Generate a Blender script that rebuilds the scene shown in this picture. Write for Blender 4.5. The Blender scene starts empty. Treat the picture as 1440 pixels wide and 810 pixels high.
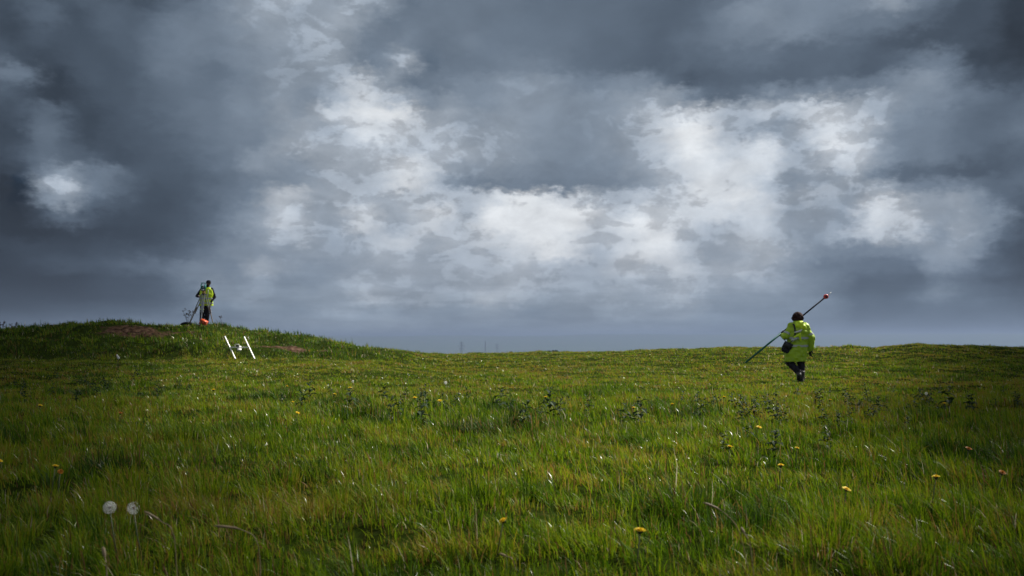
import bpy, bmesh, math, random
import numpy as np
from mathutils import Vector, Matrix

random.seed(7)
rng = np.random.default_rng(11)
sc = bpy.context.scene
COL = sc.collection
F = 1400.0
PITCH = math.atan(75 / F)
CAMZ = 1.0
EXPO = 1.05

# ------------------------------------------------------------------ helpers
def link(o, parent=None):
    COL.objects.link(o)
    if parent is not None:
        o.parent = parent
    return o

def tag(o, label=None, cat=None, group=None, kind=None):
    if label: o['label'] = label
    if cat: o['category'] = cat
    if group: o['group'] = group
    if kind: o['kind'] = kind
    return o

def empty(name, loc, label, cat, group=None, rz=0.0):
    o = bpy.data.objects.new(name, None)
    o.empty_display_size = 0.1
    o.location = loc
    o.rotation_euler = (0, 0, rz)
    link(o)
    return tag(o, label, cat, group)

def obj(name, bm, mat, parent=None, smooth=True):
    me = bpy.data.meshes.new(name)
    bmesh.ops.recalc_face_normals(bm, faces=bm.faces)
    bm.to_mesh(me); bm.free()
    if smooth:
        for p in me.polygons: p.use_smooth = True
    me.materials.append(mat)
    return link(bpy.data.objects.new(name, me), parent)

def frame_axes(d):
    d = Vector(d).normalized()
    a = Vector((0, 0, 1)) if abs(d.z) < 0.9 else Vector((0, 1, 0))
    u = d.cross(a).normalized()
    return u, d.cross(u).normalized(), d

def add_loft(bm, pts, rads, n=12, axes=None, cap=True):
    """rings round pts; rads = r or (rx, ry)"""
    rings = []
    for i, p in enumerate(pts):
        p = Vector(p)
        if axes is None:
            a = Vector(pts[max(i - 1, 0)]); b = Vector(pts[min(i + 1, len(pts) - 1)])
            u, v, _ = frame_axes(b - a)
        else:
            u, v = Vector(axes[0]), Vector(axes[1])
        r = rads[i]
        rx, ry = (r, r) if not isinstance(r, (tuple, list)) else r
        rings.append([bm.verts.new(p + u * rx * math.cos(2 * math.pi * k / n) + v * ry * math.sin(2 * math.pi * k / n)) for k in range(n)])
    for a, b in zip(rings[:-1], rings[1:]):
        for k in range(n):
            bm.faces.new((a[k], a[(k + 1) % n], b[(k + 1) % n], b[k]))
    if cap:
        bm.faces.new(rings[0][::-1]); bm.faces.new(rings[-1])
    return bm

def add_ell(bm, c, r, rot=None, seg=16):
    m = Matrix.Translation(Vector(c)) @ (rot.to_4x4() if rot is not None else Matrix.Identity(4)) @ Matrix.Diagonal((r[0], r[1], r[2], 1))
    bmesh.ops.create_uvsphere(bm, u_segments=seg, v_segments=max(8, seg // 2 + 2), radius=1, matrix=m)
    return bm

def add_capsule(bm, p0, r0, p1, r1, n=12):
    add_loft(bm, [p0, p1], [r0, r1], n)
    add_ell(bm, p0, (r0,) * 3, seg=12); add_ell(bm, p1, (r1,) * 3, seg=12)

def add_box(bm, c, s, rot=None, bevel=0.0):
    m = Matrix.Translation(Vector(c)) @ (rot.to_4x4() if rot is not None else Matrix.Identity(4)) @ Matrix.Diagonal((s[0], s[1], s[2], 1))
    r = bmesh.ops.create_cube(bm, size=1, matrix=m)
    if bevel > 0:
        es = list({e for v in r['verts'] for e in v.link_edges})
        bmesh.ops.bevel(bm, geom=es, offset=bevel, segments=2, affect='EDGES')
    return bm

def bar(bm, p0, p1, w, h=None, n=8):
    """straight square bar"""
    p0, p1 = Vector(p0), Vector(p1); u, v, d = frame_axes(p1 - p0)
    h = h or w
    L = []
    for p in (p0, p1):
        L.append([bm.verts.new(p + u * w / 2 * a + v * h / 2 * b) for a, b in ((-1, -1), (1, -1), (1, 1), (-1, 1))])
    for k in range(4):
        bm.faces.new((L[0][k], L[0][(k + 1) % 4], L[1][(k + 1) % 4], L[1][k]))
    bm.faces.new(L[0][::-1]); bm.faces.new(L[1])

def remeshed(name, bm, mat, parent, voxel=0.012, iters=4, wrinkle=0.0, wscale=9.0):
    """fuse overlapping closed shapes into ONE continuous surface"""
    me = bpy.data.meshes.new(name); bmesh.ops.recalc_face_normals(bm, faces=bm.faces)
    bm.to_mesh(me); bm.free()
    t = bpy.data.objects.new('tmp', me); COL.objects.link(t)
    m = t.modifiers.new('r', 'REMESH'); m.mode = 'VOXEL'; m.voxel_size = voxel
    if iters:
        s = t.modifiers.new('s', 'SMOOTH'); s.factor = 0.5; s.iterations = iters
    dg = bpy.context.evaluated_depsgraph_get(); dg.update()
    new = bpy.data.meshes.new_from_object(t.evaluated_get(dg))
    bpy.data.objects.remove(t)
    new.name = name
    if wrinkle:
        n = len(new.vertices)
        co = np.empty(n * 3, np.float32); new.vertices.foreach_get('co', co); co = co.reshape(-1, 3)
        no = np.empty(n * 3, np.float32); new.vertices.foreach_get('normal', no); no = no.reshape(-1, 3)
        w = fbm(co[:, 0] * wscale + co[:, 1] * 5, co[:, 2] * wscale * 1.3 + co[:, 1] * 3, 3, 5)
        co += no * (w[:, None] * wrinkle)
        new.vertices.foreach_set('co', co.ravel())
    for p in new.polygons: p.use_smooth = True
    new.materials.clear(); new.materials.append(mat)
    return link(bpy.data.objects.new(name, new), parent)

# ------------------------------------------------------------------ noise
_tab = rng.random((256, 256)).astype(np.float64)
def vnoise(x, y, seed=0):
    x = np.asarray(x, float) + seed * 17.31; y = np.asarray(y, float) + seed * 9.77
    xi = np.floor(x).astype(int); yi = np.floor(y).astype(int)
    fx = x - xi; fy = y - yi
    fx = fx * fx * (3 - 2 * fx); fy = fy * fy * (3 - 2 * fy)
    a = _tab[xi & 255, yi & 255]; b = _tab[(xi + 1) & 255, yi & 255]
    c = _tab[xi & 255, (yi + 1) & 255]; d = _tab[(xi + 1) & 255, (yi + 1) & 255]
    return (a * (1 - fx) + b * fx) * (1 - fy) + (c * (1 - fx) + d * fx) * fy
def fbm(x, y, o=3, seed=0):
    s = 0; a = 1.0; t = 0
    for i in range(o):
        s = s + a * (vnoise(np.asarray(x) * 2 ** i, np.asarray(y) * 2 ** i, seed + i * 3) - 0.5); t += a; a *= 0.5
    return s / t * 2
def sstep(a, b, x):
    t = np.clip((np.asarray(x, float) - a) / (b - a), 0, 1)
    return t * t * (3 - 2 * t)

# ------------------------------------------------------------------ terrain
SKX = [-200, 0, 50, 100, 150, 200, 230, 260, 300, 340, 380, 420, 450, 480, 520, 550, 600, 650, 700, 760, 850, 900, 950, 1000, 1100, 1240, 1262, 1290, 1330, 1370, 1400, 1440, 1700]
SKY = [468, 462, 458, 455.5, 453.5, 452.5, 453.5, 455.5, 458, 462.5, 466.5, 470.5, 475, 480.5, 487, 491, 495.5, 497, 496.5, 494.5, 493, 492, 490, 488.5, 487.5, 486.5, 485, 483, 485, 487, 488.5, 489.5, 491.5]
RX = [-200, 300, 480, 620, 800, 1000, 1200, 1300, 1700]
RY = [40, 39, 41, 58, 58, 52, 47, 45, 45]
PADS = [((286.7 - 720) / F * 39, 39.1, 1 + (480 - 457) / F * 39, 1.35), ((1122 - 720) / F * 24.3, 24.3, 1 - 56.5 / F * 24.3, 1.0)]
def ground(x, y):
    x = np.asarray(x, float); y = np.asarray(y, float)
    r = np.hypot(x, y)
    ys = np.maximum(y, 1.0)
    t = np.clip(x / ys, -0.66, 0.7)
    px = 720 + F * t
    R = np.interp(px, RX, RY)
    sk = np.interp(px, SKX, SKY)
    left = 1 - sstep(490, 640, px)
    crest = CAMZ + (480 - sk) * R / F - 0.08 - 0.07 * left
    base = 0.06 * (1 - sstep(4, 14, y)) + 0.0
    base = base + left * 0.36 * sstep(20, 33, y) + (1 - left) * 0.0
    y0 = 32.6 * left + 24.0 * (1 - left)
    s = sstep(0, 1, (y - y0) / (R - y0))
    u_ = np.clip((y - y0) / (R - y0), 0, 1)
    s = s * (1 - left) + left * (u_ * (2 - u_)) * sstep(0, 0.12, u_)
    h = base * (1 - s) + crest * s
    # beyond the crest: a little plateau, then the hill falls into the valley
    b = np.maximum(y - R - 1.5, 0)
    fall = 0.085 * b - 0.085 * 6 * (1 - np.exp(-b / 6))
    lim = 58.0
    fall = lim * (1 - np.exp(-fall / lim))
    h = h - fall
    # sides and rear roll away far off
    side = sstep(120, 900, np.where(y > 0, np.abs(x) - y * 0.9, r))
    h = h * (1 - side) + side * (-45)
    # distant hills
    hill = sstep(4800, 7600, r) * (104 + 30 * fbm(x / 1500, y / 2600, 3, 9)) 
    h = h + hill * (y > 0) 
    near = 1 - sstep(60, 120, r)
    lump = fbm(x * 1.3, y * 1.3, 2, 3) * 0.072 + fbm(x * 3.1, y * 3.1, 1, 13) * 0.02 * (1 - sstep(8, 15, r)) + fbm(x * 0.33, y * 0.33, 2, 8) * 0.06
    md = left * sstep(32, 35, y)
    lump = lump * (1 + 2.2 * md) * (1 + 0.7 * s * (1 - md))
    h = h + lump * near * sstep(1, 6, r)
    for (qx, qy, qz, qr) in PADS:
        wt = np.exp(-(((x - qx) ** 2 + (y - qy) ** 2) / qr ** 2) ** 2)
        h = h * (1 - wt) + qz * wt
    h = h + fbm(x / 300, y / 300, 3, 4) * 7 * sstep(500, 1500, r)
    return h
def gz(x, y): return float(ground(np.array([x]), np.array([y]))[0])
def at(px, depth): return (px - 720) / F * depth

# ------------------------------------------------------------------ materials
def mat(name, col, rough=0.6, spec=0.5, metal=0.0, noise=0.0, nscale=30, bump=0.0, col2=None, trans=0.0):
    m = bpy.data.materials.new(name); m.use_nodes = True
    nt = m.node_tree; b = nt.nodes['Principled BSDF']
    b.inputs['Roughness'].default_value = rough
    b.inputs['Metallic'].default_value = metal
    b.inputs['Specular IOR Level'].default_value = spec
    c2 = col2 or tuple(c * 0.55 for c in col)
    tc = nt.nodes.new('ShaderNodeTexCoord')
    nz = nt.nodes.new('ShaderNodeTexNoise'); nz.inputs['Scale'].default_value = nscale; nz.inputs['Detail'].default_value = 5
    nt.links.new(tc.outputs['Object'], nz.inputs['Vector'])
    mx = nt.nodes.new('ShaderNodeMix'); mx.data_type = 'RGBA'
    mx.inputs['A'].default_value = (*col, 1); mx.inputs['B'].default_value = (*c2, 1)
    rm = nt.nodes.new('ShaderNodeMapRange'); rm.inputs['From Min'].default_value = 0.4; rm.inputs['From Max'].default_value = 0.75
    rm.inputs['To Max'].default_value = max(noise, 0.15)
    nt.links.new(nz.outputs['Fac'], rm.inputs['Value']); nt.links.new(rm.outputs['Result'], mx.inputs['Factor'])
    nt.links.new(mx.outputs['Result'], b.inputs['Base Color'])
    if bump:
        bp = nt.nodes.new('ShaderNodeBump'); bp.inputs['Strength'].default_value = bump; bp.inputs['Distance'].default_value = 0.01
        nt.links.new(nz.outputs['Fac'], bp.inputs['Height']); nt.links.new(bp.outputs['Normal'], b.inputs['Normal'])
    if trans:
        tr = nt.nodes.new('ShaderNodeBsdfTranslucent'); ms = nt.nodes.new('ShaderNodeMixShader'); ms.inputs[0].default_value = trans
        nt.links.new(mx.outputs['Result'], tr.inputs['Color'])
        out = nt.nodes['Material Output']
        nt.links.new(b.outputs[0], ms.inputs[1]); nt.links.new(tr.outputs[0], ms.inputs[2]); nt.links.new(ms.outputs[0], out.inputs['Surface'])
    return m

M = {
 'hivis': mat('hivis_coat', (0.33, 0.50, 0.012), 0.55, 0.4, noise=0.35, nscale=7, bump=0.3, col2=(0.24, 0.36, 0.01)),
 'hivis_yellow': mat('hivis_yellow', (0.62, 0.84, 0.015), 0.5, 0.4, noise=0.3, nscale=9, bump=0.3, col2=(0.45, 0.6, 0.015)),
 'reflective': mat('reflective_tape', (0.42, 0.45, 0.46), 0.35, 0.6, metal=0.3, noise=0.3),
 'black_cloth': mat('black_cloth', (0.012, 0.012, 0.016), 0.8, 0.08, noise=0.5, nscale=20, bump=0.3, col2=(0.03, 0.03, 0.036)),
 'dark_trousers': mat('dark_trousers', (0.016, 0.015, 0.02), 0.85, 0.08, noise=0.5, nscale=14, bump=0.4, col2=(0.035, 0.03, 0.035)),
 'boot': mat('boot_leather', (0.02, 0.016, 0.014), 0.5, 0.5, noise=0.5, col2=(0.06, 0.045, 0.03)),
 'skin': mat('skin', (0.35, 0.19, 0.13), 0.5, 0.4, noise=0.3, nscale=20, col2=(0.28, 0.13, 0.09)),
 'skin_shaded': mat('skin_shaded', (0.14, 0.075, 0.05), 0.5, 0.4, noise=0.3, nscale=20),  # skin darkened to stand in for shadow on the face
 'hair': mat('brown_hair', (0.022, 0.008, 0.006), 0.85, 0.12, noise=0.6, nscale=45, bump=1.0, col2=(0.05, 0.016, 0.013)),
 'eye': mat('eye', (0.03, 0.02, 0.015), 0.2, 0.5),
 'teal': mat('teal_paint', (0.01, 0.24, 0.22), 0.5, 0.5, noise=0.3, col2=(0.02, 0.1, 0.1)),
 'teal_dark': mat('teal_pole', (0.008, 0.12, 0.095), 0.6, 0.3, noise=0.4, nscale=12, col2=(0.01, 0.08, 0.07)),
 'navy': mat('navy_pole', (0.006, 0.010, 0.020), 0.8, 0.15, noise=0.3),
 'red': mat('red_plastic', (0.62, 0.02, 0.012), 0.5, 0.5, noise=0.3),
 'orange': mat('orange_case', (0.62, 0.085, 0.012), 0.42, 0.5, noise=0.3, nscale=12, col2=(0.4, 0.05, 0.01)),
 'white': mat('white_paint', (0.78, 0.78, 0.76), 0.4, 0.5, noise=0.25, nscale=12, col2=(0.5, 0.49, 0.45)),
 'white_cloth': mat('white_cloth', (0.6, 0.6, 0.58), 0.8, 0.3, noise=0.3),
 'grey': mat('grey_metal', (0.3, 0.32, 0.35), 0.4, 0.5, metal=0.4, noise=0.4, nscale=12),
 'lightgrey': mat('light_grey', (0.48, 0.52, 0.58), 0.45, 0.5, noise=0.3, nscale=12),
 'dark': mat('dark_rubber', (0.015, 0.015, 0.017), 0.6, 0.4, noise=0.3),
 'glass': mat('lens_glass', (0.01, 0.012, 0.02), 0.05, 0.8),
 'brass': mat('tribrach_yellow', (0.35, 0.22, 0.05), 0.45, 0.5, noise=0.4),
 'wood': mat('wooden_rail', (0.24, 0.19, 0.13), 0.6, 0.4, noise=0.5, nscale=18),
 'pylon': mat('galvanised_steel', (0.14, 0.15, 0.16), 0.6, 0.4, metal=0.3, noise=0.3, nscale=0.1),
 'leaf': mat('weed_leaf', (0.012, 0.030, 0.007), 0.7, 0.15, noise=0.7, nscale=14, col2=(0.02, 0.045, 0.012), trans=0.15),
 'weed_stem': mat('weed_stem', (0.03, 0.045, 0.02), 0.6, 0.4, noise=0.5, col2=(0.06, 0.035, 0.02)),
 'flower_stem': mat('flower_stem', (0.07, 0.09, 0.03), 0.5, 0.4, noise=0.5, col2=(0.12, 0.06, 0.04)),
 'petal': mat('yellow_petal', (0.85, 0.62, 0.01), 0.55, 0.3, noise=0.4, nscale=60, col2=(0.75, 0.45, 0.005), trans=0.25),
 'petal_old': mat('old_petal', (0.5, 0.2, 0.015), 0.6, 0.3, noise=0.6, nscale=60, col2=(0.25, 0.08, 0.01), trans=0.2),
 'fluff': mat('seed_fluff', (0.82, 0.82, 0.8), 0.8, 0.2, noise=0.2, nscale=60, trans=0.4),
 'seed_core': mat('seed_core', (0.16, 0.12, 0.08), 0.8, 0.2, noise=0.4),
 'straw': mat('dry_straw', (0.3, 0.23, 0.13), 0.55, 0.4, noise=0.6, nscale=40, col2=(0.14, 0.08, 0.05), trans=0.2),
 'twig': mat('dead_twig', (0.045, 0.035, 0.03), 0.8, 0.3, noise=0.4),
 'tree_leaf': mat('tree_leaf', (0.03, 0.055, 0.02), 0.6, 0.3, noise=0.7, nscale=0.6, col2=(0.06, 0.08, 0.03), trans=0.2),
 'bark': mat('bark', (0.08, 0.06, 0.045), 0.9, 0.2, noise=0.6, nscale=4),
}

# ------------------------------------------------------------------ ground sheet
def make_ground():
    rs = np.concatenate([[0.0], np.geomspace(1.2, 60, 340), np.geomspace(61.5, 9000, 150)])
    fr = np.radians(np.linspace(-38, 38, 420)); rest = np.radians(np.linspace(38, 322, 100)[1:-1])
    th = np.concatenate([fr, rest]); n = len(th)
    R, T = np.meshgrid(rs[1:], th, indexing='ij')
    X = (R * np.sin(T)).ravel(); Y = (R * np.cos(T)).ravel()
    X = np.concatenate([[0], X]); Y = np.concatenate([[0], Y])
    Z = ground(X, Y)
    faces = [(0, 1 + k, 1 + (k + 1) % n) for k in range(n)]
    m = len(rs) - 1
    i = np.arange(m - 1)[:, None]; k = np.arange(n)[None, :]; k2 = (k + 1) % n
    q = np.stack([1 + i * n + k, 1 + (i + 1) * n + k, 1 + (i + 1) * n + k2, 1 + i * n + k2], -1).reshape(-1, 4)
    me = bpy.data.meshes.new('ground')
    me.from_pydata(np.stack([X, Y, Z], 1).tolist(), [], [f[::-1] for f in faces] + q.tolist())
    me.polygons.foreach_set('use_smooth', np.ones(len(me.polygons), bool))
    m_ = bpy.data.materials.new('meadow_soil'); m_.use_nodes = True
    nt = m_.node_tree; N = nt.nodes; Lk = nt.links; b = N['Principled BSDF']; b.inputs['Roughness'].default_value = 0.9
    b.inputs['Specular IOR Level'].default_value = 0.0
    g = N.new('ShaderNodeNewGeometry')
    def noise(s, d=5, r=0.55):
        n_ = N.new('ShaderNodeTexNoise'); n_.inputs['Scale'].default_value = s; n_.inputs['Detail'].default_value = d
        n_.inputs['Roughness'].default_value = r; Lk.new(g.outputs['Position'], n_.inputs['Vector']); return n_
    def ramp(inp, stops):
        r = N.new('ShaderNodeValToRGB'); el = r.color_ramp.elements
        while len(el) < len(stops): el.new(0.5)
        for e, (p, c) in zip(el, stops): e.position = p; e.color = (*c, 1)
        Lk.new(inp, r.inputs[0]); return r
    n1 = noise(9); n2 = noise(0.012, 4); n3 = noise(0.5, 4)
    near = ramp(n1.outputs['Fac'], [(0.3, (0.010, 0.012, 0.003)), (0.55, (0.018, 0.03, 0.004)), (0.75, (0.035, 0.032, 0.01))])
    far = ramp(n2.outputs['Fac'], [(0.3, (0.03, 0.05, 0.015)), (0.48, (0.07, 0.1, 0.03)), (0.55, (0.05, 0.07, 0.03)), (0.7, (0.12, 0.12, 0.06))])
    ln = N.new('ShaderNodeVectorMath'); ln.operation = 'LENGTH'; Lk.new(g.outputs['Position'], ln.inputs[0])
    mr = N.new('ShaderNodeMapRange'); mr.inputs['From Min'].default_value = 50; mr.inputs['From Max'].default_value = 140
    Lk.new(ln.outputs['Value'], mr.inputs['Value'])
    mx = N.new('ShaderNodeMix'); mx.data_type = 'RGBA'
    Lk.new(mr.outputs['Result'], mx.inputs['Factor']); Lk.new(near.outputs[0], mx.inputs['A']); Lk.new(far.outputs[0], mx.inputs['B'])
    # bare earth: where burrows and feet have broken the turf of the bank
    sx = mx.outputs['Result']
    soil = ramp(noise(6).outputs['Fac'], [(0.35, (0.016, 0.010, 0.007)), (0.55, (0.07, 0.042, 0.028)), (0.75, (0.15, 0.10, 0.07))])
    for (cx, cy, rx, ry) in EARTH:
        sub = N.new('ShaderNodeVectorMath'); sub.operation = 'SUBTRACT'; sub.inputs[1].default_value = (cx, cy, 0)
        Lk.new(g.outputs['Position'], sub.inputs[0])
        mu = N.new('ShaderNodeVectorMath'); mu.operation = 'MULTIPLY'; mu.inputs[1].default_value = (1 / rx, 1 / ry, 0); Lk.new(sub.outputs[0], mu.inputs[0])
        le = N.new('ShaderNodeVectorMath'); le.operation = 'LENGTH'; Lk.new(mu.outputs[0], le.inputs[0])
        r2 = N.new('ShaderNodeMapRange'); r2.inputs['From Min'].default_value = 1.15; r2.inputs['From Max'].default_value = 0.85
        ne = noise(1.9, 3); ma = N.new('ShaderNodeMath'); ma.operation = 'MULTIPLY_ADD'; ma.inputs[1].default_value = 1.6; ma.inputs[2].default_value = -.8
        Lk.new(ne.outputs['Fac'], ma.inputs[0]); ad = N.new('ShaderNodeMath'); ad.operation = 'ADD'; Lk.new(le.outputs['Value'], ad.inputs[0]); Lk.new(ma.outputs[0], ad.inputs[1])
        Lk.new(ad.outputs[0], r2.inputs['Value'])
        m2 = N.new('ShaderNodeMix'); m2.data_type = 'RGBA'
        Lk.new(r2.outputs['Result'], m2.inputs['Factor']); Lk.new(sx, m2.inputs['A']); Lk.new(soil.outputs[0], m2.inputs['B']); sx = m2.outputs['Result']
    Lk.new(sx, b.inputs['Base Color'])
    bp = N.new('ShaderNodeBump'); bp.inputs['Strength'].default_value = 0.6; bp.inputs['Distance'].default_value = 0.05
    Lk.new(n1.outputs['Fac'], bp.inputs['Height']); Lk.new(bp.outputs['Normal'], b.inputs['Normal'])
    me.materials.append(m_)
    o = link(bpy.data.objects.new('ground', me)); tag(o, kind='structure')
    return o

# bare earth patches (x, y, rx, ry)
EARTH = [(at(203, 36.6), 36.6, 1.6, 1.0), (at(388, 34.6), 34.6, 0.9, 0.5), (at(415, 34.4), 34.4, 0.45, 0.4), (at(460, 34.6), 34.6, 0.3, 0.3),
         (at(290, 39), 39.0, 0.95, 0.7)]
make_ground()

# ------------------------------------------------------------------ grass
def grass_material():
    m = bpy.data.materials.new('meadow_grass'); m.use_nodes = True
    nt = m.node_tree; N = nt.nodes; Lk = nt.links; b = N['Principled BSDF']
    a = N.new('ShaderNodeAttribute'); a.attribute_name = 'tone'
    t = N.new('ShaderNodeAttribute'); t.attribute_name = 'waxy'
    r = N.new('ShaderNodeValToRGB'); el = r.color_ramp.elements
    st = [(0.0, (0.018, 0.044, 0.003)), (0.25, (0.040, 0.092, 0.003)), (0.5, (0.114, 0.188, 0.004)), (0.68, (0.176, 0.235, 0.006)),
          (0.8, (0.22, 0.20, 0.012)), (0.88, (0.20, 0.115, 0.03)), (0.94, (0.12, 0.06, 0.03)), (1.0, (0.45, 0.40, 0.27))]
    while len(el) < len(st): el.new(0.5)
    for e, (p, c) in zip(el, st): e.position = p; e.color = (*c, 1)
    Lk.new(a.outputs['Fac'], r.inputs[0])
    Lk.new(r.outputs[0], b.inputs['Base Color'])
    for nm, lo, hi in (('Roughness', 0.6, 0.34), ('Specular IOR Level', 0.14, 0.6)):
        mr = N.new('ShaderNodeMapRange'); mr.inputs['To Min'].default_value = lo; mr.inputs['To Max'].default_value = hi
        Lk.new(t.outputs['Fac'], mr.inputs['Value']); Lk.new(mr.outputs['Result'], b.inputs[nm])
    tr = N.new('ShaderNodeBsdfTranslucent'); ms = N.new('ShaderNodeMixShader'); ms.inputs[0].default_value = 0.42
    Lk.new(r.outputs[0], tr.inputs['Color']); Lk.new(b.outputs[0], ms.inputs[1]); Lk.new(tr.outputs[0], ms.inputs[2])
    Lk.new(ms.outputs[0], N['Material Output'].inputs['Surface'])
    return m

def sample_band(y0, y1, dens, margin):
    k = 0.56
    area = k * (y1 * y1 - y0 * y0) + 2 * margin * (y1 - y0)
    n = int(area * dens)
    # sample depth with pdf proportional to the strip's width
    u = rng.random(n)
    A, B, C = k, 2 * margin, -(k * y0 * y0 + 2 * margin * y0) - u * area
    y = (-B + np.sqrt(B * B - 4 * A * C)) / (2 * A)
    x = (rng.random(n) * 2 - 1) * (k * y + margin)
    return x, y

def earth_mask(x, y):
    m = np.zeros_like(x)
    for (cx, cy, rx, ry) in EARTH:
        d = np.hypot((x - cx) / rx, (y - cy) / ry) + 0.75 * fbm(x * 2.3, y * 2.3, 2, 21)
        m = np.maximum(m, 1 - sstep(0.75, 1.05, d))
    return m

def blades(bands):
    V = []; FQ = []; FT = []; TONE = []; AL = []; off = 0
    for (y0, y1, dens, margin, wscale, seg) in bands:
        x, y = sample_band(y0, y1, dens, margin)
        em = earth_mask(x, y)
        # tussocks: drop blades in the hollows between them
        tus = fbm(x * 1.5, y * 1.5, 3, 31)
        fine = fbm(x * 6, y * 6, 2, 35)
        keep = (rng.random(len(x)) > em * 0.82) & (rng.random(len(x)) < np.clip(0.78 + 0.95 * tus + 0.6 * fine, 0.28, 1))
        x, y, tus, fine, em = x[keep], y[keep], tus[keep], fine[keep], em[keep]
        n = len(x)
        # tufts: blades gather round jittered centres and splay outwards
        cs = np.where(rng.random(n) < .5, .24, .52) * (1 + .6 * (y > 20))
        ci = np.floor(x / cs + .37 * np.floor(y / cs)).astype(int); cj = np.floor(y / cs).astype(int)
        h1 = _tab[ci & 255, (cj * 7 + 13) & 255]; h2 = _tab[(ci * 5 + 3) & 255, cj & 255]; h3 = _tab[(ci * 3 + 11) & 255, (cj * 3 + 101) & 255]; h4 = _tab[(ci + 77) & 255, (cj * 5 + 31) & 255]
        tcx = (ci + .2 + .6 * h1 - .37 * cj) * cs; tcy = (cj + .2 + .6 * h2) * cs
        vx, vy = x - tcx, y - tcy; rad = np.hypot(vx, vy) / cs
        pull = .10 + .24 * h3
        x = x - vx * pull; y = np.maximum(y - vy * pull, 1.2)
        tuft_h = (.78 + .55 * h3 ** 1.5) * (1.1 - .3 * np.clip(rad, 0, 1)); splay = np.arctan2(vy, vx)
        px = 720 + F * x / np.maximum(y, 1)
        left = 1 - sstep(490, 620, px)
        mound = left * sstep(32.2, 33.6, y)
        z = ground(x, y) - 0.01
        L = 0.115 * tuft_h * (1 + 0.65 * tus + 0.3 * fine) * np.exp(0.28 * rng.standard_normal(n))
        L *= 0.95 * (1 - .16 * (1 - sstep(7, 10, y)))
        L *= 1 - 0.45 * sstep(10, 24, y) * (1 - mound) + 0.15 * mound
        L *= 1 - 0.6 * np.exp(-((x - PADS[1][0]) ** 2 + (y - PADS[1][1] + .3) ** 2) / 0.5)
        L *= 1 + .45 * sstep(.28, .5, fbm(x * .75 + 3, y * .75, 2, 91)) * (y < 32)
        L *= 1 + mound * .75 * fbm(x * 1.7, y * 1.7, 2, 95)
        lim = (y - 1.0) * 0.0 + 0.42
        L = np.clip(L * (1 - 0.5 * em), 0.04, lim)
        w = wscale * np.exp(0.25 * rng.standard_normal(n))
        # wind combs the tips to the left, more in some swathes
        wind = 0.55 + 0.45 * fbm(x * 0.45, y * 0.45, 2, 41)
        ang = math.pi + 0.35 + rng.standard_normal(n) * (1.15 - 0.3 * wind) + 0.8 * fbm(x * 1.1, y * 1.1, 2, 44)
        bend = np.clip(0.36 + 0.65 * wind * rng.random(n) + 0.22 * np.abs(rng.standard_normal(n)), 0.05, 1.2)
        up = rng.random(n) < 0.4
        bend[up] *= 0.35
        sp = .25 + .55 * np.clip(rad, 0, 1)
        dx = np.cos(ang) * (1 - sp) + np.cos(splay) * sp; dy = np.sin(ang) * (1 - sp) + np.sin(splay) * sp
        fa = rng.random(n) * 2 * np.pi
        fx, fy = np.cos(fa), np.sin(fa)
        # colour of each blade: species and age, in drifts, plus painted dark hollows
        drift = fbm(x * 0.28, y * 0.28, 3, 51); d2 = fbm(x * 2.2, y * 2.2, 2, 55)
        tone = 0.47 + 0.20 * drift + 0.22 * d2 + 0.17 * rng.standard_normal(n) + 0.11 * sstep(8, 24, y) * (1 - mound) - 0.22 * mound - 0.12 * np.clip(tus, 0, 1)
        tone = tone + (h4 - .5) * .42 + .07
        tone = np.clip(tone, 0.02, 0.86)
        lush_shade = sstep(.28, .5, fbm(x * .75 + 3, y * .75, 2, 91)) * (y < 32)
        tone = np.clip(tone - .32 * lush_shade, .01, .86)  # lush tufts, toned down further to paint shaded hollows
        rr = rng.random(n)
        oldp = 0.07 + 0.10 * sstep(0.1, 0.5, fbm(x * 0.8, y * 0.8, 2, 61))
        tone = np.where(rr < oldp, 0.84 + 0.1 * rng.random(n), tone)
        tone = np.where(rr > 0.985 - 0.01 * sstep(10, 30, y), 0.97 + 0.03 * rng.random(n), tone)
        ts = np.linspace(0, 1, seg + 1)
        wid = np.array([0.8, 1.0, 0.62, 0.0]) if seg == 3 else np.array([1.0, 0.8, 0.0])
        ring = []
        for i, t in enumerate(ts):
            sag = 1 - 0.42 * bend * t
            cx = x + L * dx * bend * t * t * 0.95 + L * 0.12 * fx * t * (rng.random(n) - 0.5)
            cy = y + L * dy * bend * t * t * 0.95
            cz = z + L * t * sag
            if i < seg:
                ring.append(np.stack([cx - fx * w * wid[i] / 2, cy - fy * w * wid[i] / 2, cz], 1))
                ring.append(np.stack([cx + fx * w * wid[i] / 2, cy + fy * w * wid[i] / 2, cz], 1))
            else:
                ring.append(np.stack([cx, cy, cz], 1))
        nv = 2 * seg + 1
        P = np.stack(ring, 1).reshape(-1, 3)
        V.append(P.astype(np.float32))
        base = off + np.arange(n)[:, None] * nv
        for i in range(seg - 1):
            FQ.append(base + np.array([[2 * i, 2 * i + 1, 2 * i + 3, 2 * i + 2]]))
        FT.append(base + np.array([[2 * seg - 2, 2 * seg - 1, 2 * seg]]))
        TONE.append(np.repeat(tone, nv).astype(np.float32))
        AL.append(np.repeat((rng.random(n) < 0.16).astype(np.float32), nv))
        off += n * nv
    V = np.concatenate(V); FQ = np.concatenate(FQ); FT = np.concatenate(FT)
    me = bpy.data.meshes.new('meadow_grass')
    me.vertices.add(len(V)); me.vertices.foreach_set('co', V.ravel())
    nl = FQ.size + FT.size
    me.loops.add(nl); me.loops.foreach_set('vertex_index', np.concatenate([FQ.ravel(), FT.ravel()]).astype(np.int32))
    me.polygons.add(len(FQ) + len(FT))
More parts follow.
